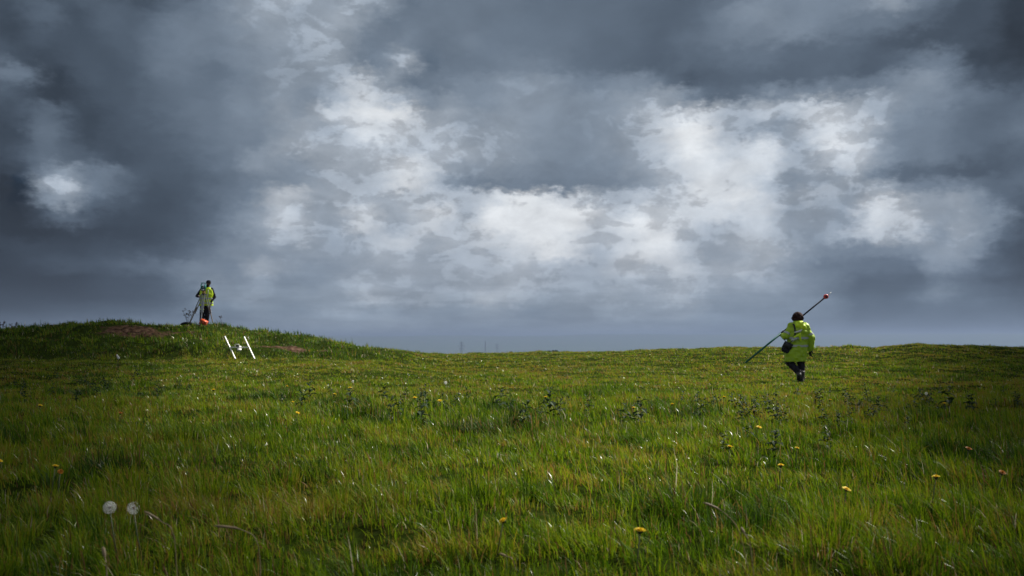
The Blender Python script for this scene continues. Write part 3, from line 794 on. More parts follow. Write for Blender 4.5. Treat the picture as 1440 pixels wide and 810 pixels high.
# ------------------------------------------------------------------ white H frame
fx, fy = at(336, 32.0), 32.0
fz = gz(fx, fy)
sF = 32.0 / F
def P(px, py, dy=0.0): return Vector(((px - 336) * sF, dy, CAMZ - (py - 480) * sF - fz))
wf = empty('survey_instrument', (fx, fy, fz), 'white H-shaped survey frame leaning at the foot of the bank', 'survey frame')
for (a, b) in ((P(313.6, 474, .28), P(332, 503.5, -.05)), (P(341, 474.5, .28), P(359, 503.5, -.05))):
    a2 = Vector(b); a2.z = min(b.z, gz(fx + b.x, fy + b.y) - fz + .02)
    bm = bmesh.new(); bar(bm, a, b, .028, .028); pl = obj('pole', bm, M['white'], wf, smooth=False)
    bm = bmesh.new(); d = (b - a).normalized(); bar(bm, b, b + d * .03, .035, .035); bar(bm, a - d * .03, a, .035, .035); obj('end_cap', bm, M['lightgrey'], pl, smooth=False)
bm = bmesh.new(); bar(bm, P(323.5, 488.3, .10), P(350.3, 488.3, .10), .035, .035); obj('crossbar', bm, M['white'], wf, smooth=False)
bm = bmesh.new(); add_box(bm, P(336, 488.5, .06), (.13, .10, .07), Matrix.Rotation(.3, 3, 'X'), bevel=.012); cb = obj('console_box', bm, M['white'], wf)
bm = bmesh.new(); add_box(bm, P(335, 486.5, -.03), (.10, .012, .05), Matrix.Rotation(.3, 3, 'X'), bevel=.002); obj('screen', bm, M['dark'], cb)
bm = bmesh.new(); add_box(bm, P(338, 491.5, -.06), (.13, .10, .02), Matrix.Rotation(.5, 3, 'X'), bevel=.006); obj('tray', bm, M['white'], wf)
bm = bmesh.new(); add_loft(bm, [P(331, 487, .04), P(330.5, 484.7, .0), P(336, 484, -.02), P(337, 486, .04)], [.01] * 4, 6); obj('grip', bm, M['white'], wf)

# white-topped peg
d = head_depth(497, .36, 168); x = at(168, d)
pg = empty('marker_peg', (x, d, gz(x, d)), 'thin dark peg with a white flagged top in the shaded grass at the left', 'peg')
bm = bmesh.new(); add_loft(bm, [(0, 0, -.05), (-.02, 0, .30)], [.008, .007], 8); obj('stake', bm, M['twig'], pg)
bm = bmesh.new()
vs = [bm.verts.new(p) for p in ((-.02, 0, .27), (.03, .01, .30), (.0, .02, .36), (-.05, .015, .42), (-.065, 0, .40))]
bm.faces.new(vs); r_ = bmesh.ops.extrude_face_region(bm, geom=bm.faces[:]); bmesh.ops.translate(bm, vec=(0, .012, 0), verts=[v for v in r_['geom'] if isinstance(v, bmesh.types.BMVert)])
obj('flag', bm, M['white_cloth'], pg, smooth=False)

# ------------------------------------------------------------------ walking person
WX, WY = at(1122, 24.3), 24.3
WZ = gz(WX, WY)
print('walker ground', WZ, 'wanted', 1 - 56 * 24.3 / F)
wk = empty('person', (WX, WY, WZ), 'person in a long green hi-vis coat walking away with a pole over one shoulder', 'person')
bm = bmesh.new(); HC = Vector((0, .03, 1.575)); rot, f, s = head_bm(bm, HC, (-.1, 1, 0), .95)
add_capsule(bm, (0, 0, 1.34), .055, (0, .01, 1.5), .048)
add_loft(bm, [(-.02, 0, .8), (0, 0, 1.0), (0, 0, 1.2), (0, 0, 1.36), (0, 0, 1.42)], [(.16, .11), (.13, .1), (.15, .11), (.16, .09), (.06, .05)], 16, axes=((1, 0, 0), (0, 1, 0)))
legR = [(.07, 0, .85), (.07, .03, .47), (.06, -.02, .09)]
legL = [(-.12, 0, .85), (-.20, .1, .47), (-.07, -.19, .25)]
armR = [(.17, 0, 1.35), (.31, -.03, 1.08), (.305, .05, .80)]
armL = [(-.17, 0, 1.35), (-.32, -.04, 1.10), (-.385, .13, 1.13)]
add_capsule(bm, legR[0], .08, legR[1], .055); add_capsule(bm, legR[1], .055, legR[2], .036)
add_capsule(bm, legL[0], .08, legL[1], .055); add_capsule(bm, legL[1], .055, legL[2], .036)
for A in (armR, armL):
    add_capsule(bm, A[0], .048, A[1], .038); add_capsule(bm, A[1], .038, A[2], .026)
remeshed('body', bm, M['skin'], wk, .0095, 3)
bm = bmesh.new(); add_capsule(bm, Vector(armR[2]) + Vector((0, -.01, .06)), .034, armR[2], .03); hand(bm, armR[2], (-.05, .1, -1), 1, .45, 1.45, (1, .3, 0)); remeshed('glove', bm, M['black_cloth'], wk, .008, 2)
# coat
bm = bmesh.new()
add_loft(bm, [(-.075, .0, .485), (-.065, 0, .62), (-.04, 0, .8), (-.015, 0, 1.0), (0, 0, 1.2), (0, 0, 1.34), (0, 0, 1.43), (0, 0, 1.48)],
         [(.27, .215), (.265, .215), (.258, .205), (.25, .195), (.245, .18), (.205, .15), (.12, .12), (.085, .085)], 28, axes=((1, 0, 0), (0, 1, 0)))
add_capsule(bm, armR[0], .098, armR[1], .092); add_capsule(bm, armR[1], .092, armR[2], .066)
add_capsule(bm, armL[0], .09, armL[1], .085); add_capsule(bm, armL[1], .085, Vector(armL[2]) + Vector((.03, -.05, -.01)), .055)
coat = remeshed('coat', bm, M['hivis'], wk, .014, 2, .04, 6)
def ringband(c0, c1, r, name='reflective_band', parent=coat, m='reflective', axes=((1, 0, 0), (0, 1, 0))):
    bm = bmesh.new(); add_loft(bm, [c0, c1], [r, r], 28, axes=axes, cap=False); return obj(name, bm, M[m], parent)
ringband((-.01, 0, 1.035), (-.008, 0, 1.085), (.258, .203)); ringband((-.03, 0, .845), (-.028, 0, .895), (.263, .21))
for A, q, r in ((armR, .75, .088), (armL, .72, .092)):
    a, b = Vector(A[0]), Vector(A[1]); c = a.lerp(b, q); dd = (b - a).normalized()
    bm = bmesh.new(); add_loft(bm, [c - dd * .025, c + dd * .025], [r, r], 20, cap=False); obj('reflective_band', bm, M['reflective'], coat)
# slack hood on the back
bm = bmesh.new(); add_ell(bm, (.02, -.10, 1.40), (.125, .075, .085)); add_ell(bm, (.07, -.14, 1.33), (.085, .055, .08), Matrix.Rotation(.5, 3, 'Y')); add_ell(bm, (-.03, -.13, 1.36), (.08, .05, .06))
remeshed('hood', bm, M['hivis_yellow'], coat, .011, 3, .02, 14)
bm = bmesh.new()
add_capsule(bm, legR[0], .12, legR[1], .098); add_capsule(bm, legR[1], .098, legR[2], .08)
add_capsule(bm, legL[0], .12, legL[1], .098); add_capsule(bm, legL[1], .098, legL[2], .078)
remeshed('trousers', bm, M['dark_trousers'], wk, .013, 3, .014)
bm = bmesh.new(); add_loft(bm, [(.06, -.03, .26), (.06, -.025, .1), (.06, 0, .05), (.06, .01, .0)], [(.082, .085), (.072, .08), (.06, .125), (.058, .145)], 14, axes=((1, 0, 0), (0, 1, 0))); add_ell(bm, (.06, .1, .04), (.056, .08, .05)); remeshed('boot', bm, M['boot'], wk, .009, 2)
bm = bmesh.new(); add_capsule(bm, legL[2], .07, (-.06, -.235, .17), .06); add_capsule(bm, (-.06, -.235, .17), .056, (-.04, -.13, .085), .05); add_capsule(bm, (-.04, -.13, .085), .05, (-.03, -.07, .06), .042); bt = remeshed('boot', bm, M['boot'], wk, .009, 2)
bm = bmesh.new(); add_ell(bm, (-.04, -.292, .2), (.018, .012, .02)); obj('heel_tag', bm, M['white'], bt)
# hair: a curly bob from many small curls
bm = bmesh.new(); add_ell(bm, HC + Vector((0, -.01, .02)), (.11, .12, .11)); add_ell(bm, HC + Vector((0, -.03, -.055)), (.125, .105, .08))
rn = random.Random(4)
for i in range(110):
    a = rn.uniform(0, 6.28); zz = rn.uniform(-.75, 1)
    dv = Vector((math.cos(a) * math.sqrt(1 - min(zz * zz, 1)), math.sin(a) * math.sqrt(1 - min(zz * zz, 1)), zz))
    if dv.y > .45 and zz < .45: continue
    c = HC + Vector((dv.x * (.112 + .02 * (zz < 0)), dv.y * .115 - .01, dv.z * .108 - .005)); add_ell(bm, c, (rn.uniform(.018, .03),) * 3, seg=8)
remeshed('hair', bm, M['hair'], wk, .009, 1, .006, 40)
# left hand closes round the pole
def PP(px, py, y): return Vector(((px - 1122) / 57.6, y, (536 - py) / 57.6))
pl0, pl1 = PP(1051, 509, .20), PP(1171, 411, .13)
pdir = (pl1 - pl0).normalized()
hc = pl0.lerp(pl1, (-.395 - pl0.x) / (pl1.x - pl0.x))
bm = bmesh.new(); wv = Vector(armL[2]); add_capsule(bm, wv + Vector((.02, -.06, -.01)), .034, wv, .03)
u, v, _ = frame_axes(pdir)
toC = (wv - hc); toC -= pdir * toC.dot(pdir); toC.normalize(); sd = pdir.cross(toC)
add_loft(bm, [wv, hc + toC * .035], [(.03, .018), (.042, .018)], 10)
for i in range(4):
    b = hc + pdir * (-.035 + .023 * i)
    prev = None
    for j in range(5):
        a = -.2 + j * (math.pi * 1.25) / 4; p = b + (toC * math.cos(a) + sd * math.sin(a)) * .027
        if prev is not None: add_capsule(bm, prev, .0095, p, .009, 8)
        prev = p
prev = None
for j in range(3):
    a = .2 - j * .8; p = hc + pdir * (.05 - .004 * j) + (toC * math.cos(a) + sd * math.sin(a)) * .028
    if prev is not None: add_capsule(bm, prev, .0115, p, .010, 8)
    prev = p
remeshed('glove', bm, M['black_cloth'], wk, .008, 1)

pp = empty('prism_pole', (WX, WY, WZ), 'long teal and navy survey pole with red prism end on the shoulder of the walker', 'pole')
m1 = pl0.lerp(pl1, .43)
bm = bmesh.new(); add_loft(bm, [pl0, m1], [.024, .024], 12); add_loft(bm, [pl0 - pdir * .05, pl0], [.004, .022], 10); obj('lower_section', bm, M['teal_dark'], pp)
bm = bmesh.new(); add_loft(bm, [m1, pl0.lerp(pl1, .94)], [.021, .019], 12); add_loft(bm, [m1 - pdir * .03, m1 + pdir * .05], [.029, .029], 12); obj('upper_section', bm, M['navy'], pp)
c = PP(1164.3, 416.3, .135)
bm = bmesh.new(); add_loft(bm, [c - Vector((0, .045, 0)), c - Vector((0, .03, 0)), c + Vector((0, .03, 0)), c + Vector((0, .045, 0))], [.038, .056, .056, .038], 16); add_box(bm, c - pdir * .06, (.04, .04, .04), bevel=.01)
pr = obj('prism', bm, M['red'], pp)
bm = bmesh.new(); add_ell(bm, c - Vector((0, .045, 0)), (.03, .008, .03)); obj('prism_glass', bm, M['glass'], pr)
bm = bmesh.new(); add_loft(bm, [c + pdir * .05, c + pdir * .17], [.012, .005], 8); obj('tip', bm, M['white'], pp)

# shoulder bag
sb = empty('shoulder_bag', (WX, WY, WZ), 'black shoulder bag hanging at the left hip of the walking person', 'bag')
R3 = Matrix.Rotation(.45, 3, 'Y')
bm = bmesh.new(); add_box(bm, (-.315, -.10, .83), (.21, .13, .27), R3, bevel=.03); bb = remeshed('bag_body', bm, M['black_cloth'], sb, .01, 2, .012, 12)
bm = bmesh.new(); add_box(bm, Vector((-.315, -.10, .83)) + R3 @ Vector((0, -.068, .06)), (.2, .02, .14), R3, bevel=.008); obj('flap', bm, M['dark'], bb)
bm = bmesh.new()
sp = [(-.13, .02, 1.435), (-.135, -.12, 1.38), (-.125, -.175, 1.27), (-.125, -.19, 1.17), (-.16, -.20, 1.05), (-.23, -.20, .97), (-.28, -.15, .93)]
for a, b in zip(sp[:-1], sp[1:]):
    add_loft(bm, [a, b], [(.022, .008)] * 2, 8)
add_loft(bm, [(-.33, -.11, .94), (-.365, -.12, 1.02), (-.34, -.12, 1.1)], [.011] * 3, 6)
obj('strap', bm, M['dark'], sb)
# bundle of hi-vis and white tape slung across the back
tb = empty('tape_bundle', (WX, WY, WZ), 'bundle of yellow and white tape slung across the back of the walking person', 'tape bundle')
bm = bmesh.new(); add_capsule(bm, (-.13, -.21, 1.20), .02, (-.02, -.21, 1.22), .03); add_capsule(bm, (-.02, -.21, 1.22), .028, (.04, -.20, 1.27), .014); remeshed('white_roll', bm, M['white_cloth'], tb, .009, 2, .01, 30)
bm = bmesh.new(); add_capsule(bm, (-.15, -.20, 1.08), .025, (-.02, -.215, 1.15), .035); add_capsule(bm, (-.02, -.215, 1.16), .03, (-.005, -.21, 1.0), .026); remeshed('yellow_roll', bm, M['hivis_yellow'], tb, .009, 2, .012, 30)
bm = bmesh.new(); add_capsule(bm, (-.20, -.19, 1.0), .03, (-.12, -.2, 1.05), .035); remeshed('grey_roll', bm, M['lightgrey'], tb, .009, 2, .012, 30)

# ------------------------------------------------------------------ far trees and pylons
def tree(px, depth, toppy, w, seed, label):
    rn = random.Random(seed); x = at(px, depth); z = gz(x, depth)
    top = CAMZ + (480 - toppy) * depth / F; H = top - z
    t = empty('tree', (x, depth, z), label, 'tree', 'treetops showing over the brow')
    bm = bmesh.new(); add_loft(bm, [(0, 0, -.3), (.1, 0, H * .3), (0, 0, H * .8)], [.35, .25, .08], 8)
    for i in range(7):
        a = rn.uniform(0, 6.28); h0 = H * rn.uniform(.35, .65); add_loft(bm, [(0, 0, h0), (math.cos(a) * w * .35, math.sin(a) * w * .35, h0 + H * .2)], [.12, .04], 6)
    obj('trunk', bm, M['bark'], t)
    bm = bmesh.new()
    lumps = [(Vector((rn.uniform(-.5, .5) * w, rn.uniform(-.4, .4) * w, H * rn.uniform(.5, .92))), rn.uniform(.18, .3) * w) for _ in range(9)]
    for i in range(2600):
        c, r = rn.choice(lumps); d = Vector((rn.gauss(0, 1), rn.gauss(0, 1), rn.gauss(0, 1))).normalized() * r * rn.random() ** .4
        p = c + d; p.z = min(p.z, H)
        q = Vector((rn.gauss(0, 1), rn.gauss(0, 1), rn.gauss(0, 1))).normalized(); u, v, _ = frame_axes(q); s_ = rn.uniform(.15, .32)
        bm.faces.new([bm.verts.new(p + u * a * s_ + v * b * s_) for a, b in ((-1, -.5), (1, -.5), (1, .5), (-1, .5))])
    obj('crown', bm, M['tree_leaf'], t, smooth=False)
tree(716, 270, 493.6, 3.2, 1, 'tiny dark treetop just over the brow right of the pylons')
tree(776, 240, 491.2, 4.2, 2, 'rounded dark treetop, tallest on the skyline right of the pylons')
tree(790, 250, 492.3, 4.5, 3, 'low spreading treetop just right of the tallest one on the brow')
tree(765, 250, 492.8, 3.0, 6, 'low treetop just left of the tallest one on the brow')
tree(826, 255, 491.2, 3.0, 4, 'lone small treetop farthest right on the brow')
tree(565, 260, 489.5, 3.0, 5, 'small treetop at the foot of the bank where it meets the skyline')

def pylon(px, depth, toppy, label, thin=False):
    x = at(px, depth); z = gz(x, depth); top = CAMZ + (480 - toppy) * depth / F; H = top - z
    t = empty('pylon', (x, depth, z), label, 'pylon', 'electricity pylons on the far plain')
    bm = bmesh.new(); w0 = H * (.07 if not thin else .035); wt = .6; th = .6
    lv = [0, .18, .34, .48, .6, .7, .8, .9, 1.0]
    def cor(q):
        w = w0 * (1 - q) ** 1.3 + wt; return [Vector((sx * w, sy * w, H * q)) for sx, sy in ((-1, -1), (1, -1), (1, 1), (-1, 1))]
    for a, b in zip(lv[:-1], lv[1:]):
        A, B = cor(a), cor(b)
        for k in range(4):
            bar(bm, A[k], B[k], th); bar(bm, A[k], B[(k + 1) % 4], th * .6); bar(bm, A[(k + 1) % 4], B[k], th * .6); bar(bm, B[k], B[(k + 1) % 4], th * .6)
    obj('tower', bm, M['pylon'], t, smooth=False)
    if not thin:
        for q, l in ((.70, H * .10), (.82, H * .13), (.93, H * .09)):
            bm = bmesh.new()
            for sx in (-1, 1):
                for sy in (-.6, .6): bar(bm, (0, sy, H * q), (sx * l, 0, H * q), th); bar(bm, (0, sy, H * (q + .035)), (sx * l, 0, H * q), th * .7)
                add_loft(bm, [(sx * l, 0, H * q), (sx * l, 0, H * q - 3)], [.25, .25], 6)
            obj('cross_arm', bm, M['pylon'], t, smooth=False)
pylon(649, 2300, 480, 'lattice pylon with cross arms, leftmost of the three beyond the brow')
pylon(682.5, 2400, 480, 'tall slender mast, middle of the three beyond the brow', True)
pylon(699, 3000, 483, 'faintest lattice pylon, rightmost of the three beyond the brow')

# ------------------------------------------------------------------ haze
def haze():
    bm = bmesh.new(); z0, z1 = -85.0, 56.0
    add_box(bm, (0, 0, (z0 + z1) / 2), (18600, 18600, z1 - z0))
    m = bpy.data.materials.new('haze_air'); m.use_nodes = True; nt = m.node_tree; nt.nodes.clear()
    out = nt.nodes.new('ShaderNodeOutputMaterial'); v = nt.nodes.new('ShaderNodeVolumePrincipled')
    v.inputs['Density'].default_value = 0.00030; v.inputs['Color'].default_value = (.19, .25, .375, 1); v.inputs['Anisotropy'].default_value = .2
    nt.links.new(v.outputs[0], out.inputs['Volume'])
    o = obj('haze', bm, m, smooth=False); tag(o, 'thin blue haze over the far plain', 'haze', kind='stuff')
haze()

# ------------------------------------------------------------------ sun, and unseen vapour slabs added to darken both sides of the field
SAZ, SEL = math.radians(56), math.radians(42)
sd = Vector((math.sin(SAZ) * math.cos(SEL), math.cos(SAZ) * math.cos(SEL), math.sin(SEL)))
sl = bpy.data.lights.new('sun', 'SUN'); sl.energy = 5.0; sl.angle = math.radians(0.53); sl.color = (1, .95, .86)
so = bpy.data.objects.new('sun', sl); so.rotation_euler = sd.to_track_quat('Z', 'Y').to_euler(); link(so)

def shade_slab(edge, xr, yr, alt, dens, thick, ramp, label, seed):
    """added closed slab that dims the sun; its underside and top meet along the edge line edge(x,y)=0 (positive = inside)"""
    s_ = alt / sd.z; ox, oy = sd.x * s_, sd.y * s_
    nx, ny = 90, 80
    xs = np.linspace(xr[0], xr[1], nx); ys = np.linspace(yr[0], yr[1], ny); X, Y = np.meshgrid(xs, ys, indexing='ij')
    e = edge(X, Y) + .7 * fbm(X * .25, Y * .12, 3, seed)
    tk = thick * sstep(0, 1, e / ramp)
    rim = np.minimum.reduce([X - xr[0], xr[1] - X, Y - yr[0], yr[1] - Y]); tk = tk * sstep(0, 6, rim) + .004
    tk = tk * (1 + .25 * fbm(X * .3, Y * .3, 2, seed + 3))
    top = np.stack([X + ox, Y + oy, alt + tk * .65], -1).reshape(-1, 3); bot = np.stack([X + ox, Y + oy, alt - tk * .35], -1).reshape(-1, 3)
    n = nx * ny; fs = []
    for i in range(nx - 1):
        for j in range(ny - 1):
            a = i * ny + j; b = a + ny
            fs.append((a, b, b + 1, a + 1)); fs.append((n + a, n + a + 1, n + b + 1, n + b))
    per = [i * ny for i in range(nx)] + [(nx - 1) * ny + j for j in range(1, ny)] + [i * ny + ny - 1 for i in range(nx - 2, -1, -1)] + [j for j in range(ny - 2, 0, -1)]
    for a, b in zip(per, per[1:] + per[:1]): fs.append((b, a, n + a, n + b))
    me = bpy.data.meshes.new('sun_blocker'); me.from_pydata(np.concatenate([top, bot]).tolist(), [], fs)
    m = bpy.data.materials.new('blocker_vapour'); m.use_nodes = True; nt = m.node_tree; nt.nodes.clear()
    out = nt.nodes.new('ShaderNodeOutputMaterial'); v = nt.nodes.new('ShaderNodeVolumePrincipled')
    v.inputs['Density'].default_value = dens; v.inputs['Color'].default_value = (.8, .82, .86, 1); nt.links.new(v.outputs[0], out.inputs['Volume'])
    me.materials.append(m); o = link(bpy.data.objects.new('sun_blocker', me)); tag(o, label, 'sun_blocker', kind='structure')
shade_slab(lambda X, Y: np.maximum((-X - .38 * Y + 1.7) / (1 + np.maximum(Y - 12, 0) * .03), 4.6 - Y), (-60, 20), (-12, 62), 130, .9, 2.3, 3.6, 'added unseen vapour slab high to the right, shading the left of the field', 71)
shade_slab(lambda X, Y: (X - .34 * Y + .9) / (1 + np.maximum(Y - 12, 0) * .07), (-6, 70), (-12, 66), 140, .9, 2.2, 3.6, 'second added unseen vapour slab high to the right, shading the right of the field', 77)

# ------------------------------------------------------------------ sky
def s2l(v):
    v = v / 255.0
    return v / 12.92 if v <= .04045 else ((v + .055) / 1.055) ** 2.4
ROWS = [
 (0,[81,64,63,77,86,78,71,72,80,91,116,140,162,177,169,156,158,166,149,110,114,115,114,113,112,103,101,100,99,99,97,93,88,93,98,109,123,129,135,128,116,124,147,150,121,89,76,77,65]),
 (30,[81,81,74,82,90,82,76,80,95,111,125,144,159,160,156,160,168,154,119,115,116,116,114,111,109,104,104,103,99,99,95,90,90,97,115,131,135,123,125,123,126,140,156,129,105,81,71,76,61]),
 (60,[72,87,93,76,79,90,87,97,113,118,122,133,147,154,158,166,158,127,117,124,113,112,121,113,110,108,106,105,98,96,93,88,96,104,113,120,122,129,125,117,108,110,107,98,88,73,70,71,52]),
 (90,[67,78,77,76,77,85,90,102,112,119,117,126,134,146,154,161,159,126,132,174,109,110,111,113,120,123,114,101,97,93,88,84,92,91,99,101,101,94,92,92,91,87,78,75,71,70,71,65,46]),
 (118,[78,69,68,77,79,79,89,106,113,110,102,117,135,150,151,151,168,199,170,117,113,121,127,131,143,145,140,122,119,130,127,105,80,83,87,89,89,89,90,93,88,81,89,101,115,101,63,57,47]),
 (140,[111,105,60,73,81,79,86,97,103,106,109,123,132,149,136,144,171,207,193,163,135,149,133,136,147,146,143,138,137,146,157,163,135,103,92,99,115,125,123,122,113,110,120,138,143,115,79,70,60]),
 (165,[83,70,57,61,73,80,84,92,102,110,114,129,134,158,147,191,205,219,226,220,178,168,151,153,152,144,139,136,140,152,177,192,205,204,180,168,184,180,198,202,187,166,157,137,129,115,103,93,81]),
 (190,[71,83,97,76,64,73,79,86,96,108,113,125,131,150,169,164,182,209,205,200,186,178,164,159,155,143,136,132,138,154,177,199,223,225,187,163,150,155,194,208,199,181,142,122,115,102,93,90,95]),
 (215,[62,72,106,90,67,72,80,83,89,99,109,119,128,163,177,178,180,186,188,185,181,183,172,162,152,140,132,130,136,150,172,193,218,226,202,195,208,164,183,215,206,173,131,118,114,102,93,95,105]),
 (240,[67,83,99,91,83,71,73,80,82,90,102,118,149,141,145,169,179,181,197,212,207,171,151,146,136,129,125,124,128,138,158,179,203,213,211,211,203,171,169,190,196,160,129,112,115,103,93,83,90]),
 (261,[58,78,121,143,115,111,89,79,78,82,92,107,123,131,141,163,173,175,190,220,195,150,126,120,121,119,116,118,122,127,144,167,195,218,214,207,184,147,153,158,176,132,98,90,88,81,78,78,85]),
 (280,[44,71,167,180,131,106,83,71,75,83,98,109,135,196,198,169,177,178,175,189,184,181,180,200,226,229,213,203,181,172,183,192,203,213,218,218,186,169,175,173,159,182,158,126,117,122,104,91,94]),
 (300,[40,55,133,152,102,83,72,67,70,81,99,123,150,195,184,163,177,205,176,186,211,209,176,225,236,236,232,231,208,190,205,207,207,205,207,203,199,162,160,160,158,207,207,176,162,164,139,102,83]),
 (320,[42,43,71,94,76,64,63,65,71,81,98,128,157,194,188,165,168,208,171,181,205,191,192,220,236,236,236,223,200,210,222,214,207,185,176,192,192,162,156,154,158,208,202,196,159,161,148,129,76]),
 (340,[38,38,41,49,52,55,57,61,70,83,102,130,149,171,179,160,155,171,192,199,177,187,190,204,213,230,236,211,190,202,215,235,199,172,176,192,190,163,146,153,173,194,187,189,142,168,143,102,76]),
 (360,[51,57,56,56,59,65,67,72,81,97,115,134,141,148,150,154,155,164,177,178,169,172,179,185,201,214,226,207,172,194,217,217,204,170,166,178,189,170,142,124,122,125,126,134,150,152,128,82,59]),
 (380,[44,53,61,69,70,74,87,94,107,125,126,128,173,158,145,139,145,160,170,176,170,174,178,178,190,185,177,168,172,192,195,190,205,185,181,185,171,146,116,107,100,97,96,104,142,132,92,76,57]),
 (400,[38,38,38,42,48,60,65,73,87,117,139,134,146,134,131,138,158,172,169,169,164,170,176,179,188,180,172,167,164,172,173,174,185,172,160,157,153,137,124,111,85,84,84,87,108,98,84,65,53]),
 (420,[38,38,38,39,44,53,58,64,81,109,134,144,150,138,144,147,157,184,177,165,170,161,176,195,180,159,157,160,160,167,162,168,180,158,142,141,138,130,124,111,85,82,82,102,128,103,91,79,67]),
 (440,[41,47,52,57,62,69,74,77,88,111,120,118,138,134,134,148,155,148,151,145,145,140,149,157,148,134,142,149,153,158,155,156,159,142,131,129,127,125,121,112,85,82,80,84,91,87,88,85,76]),
 (460,[59,64,69,74,80,87,94,101,107,116,123,127,142,146,150,151,152,155,160,155,150,145,144,144,145,146,149,151,151,149,147,145,142,134,128,126,123,120,116,113,92,89,89,87,87,86,90,86,80]),
 (482,[66,69,74,79,83,88,95,102,108,118,127,131,130,133,135,135,133,133,133,133,133,133,135,135,135,137,139,141,141,139,137,133,131,129,125,121,116,114,112,110,92,90,88,86,86,86,86,86,84]),
]
def tint(L, py):
    L = float(np.interp(L, [40, 60, 100, 160, 200, 240], [42, 64, 108, 165, 196, 228]))
    t = min(max((L - 50) / 165.0, 0), 1) ** 1.25
    c = [.83 + .155 * t, .992 + .010 * t, 1.18 - .16 * t]
    b = min(max((py - 390) / 80.0, 0), 1) * (1 - t * .5)
    c = [c[0] * (1 + .01 * b), c[1] * (1 + .02 * b), c[2]]
    return tuple(s2l(min(L * k, 255)) for k in c)

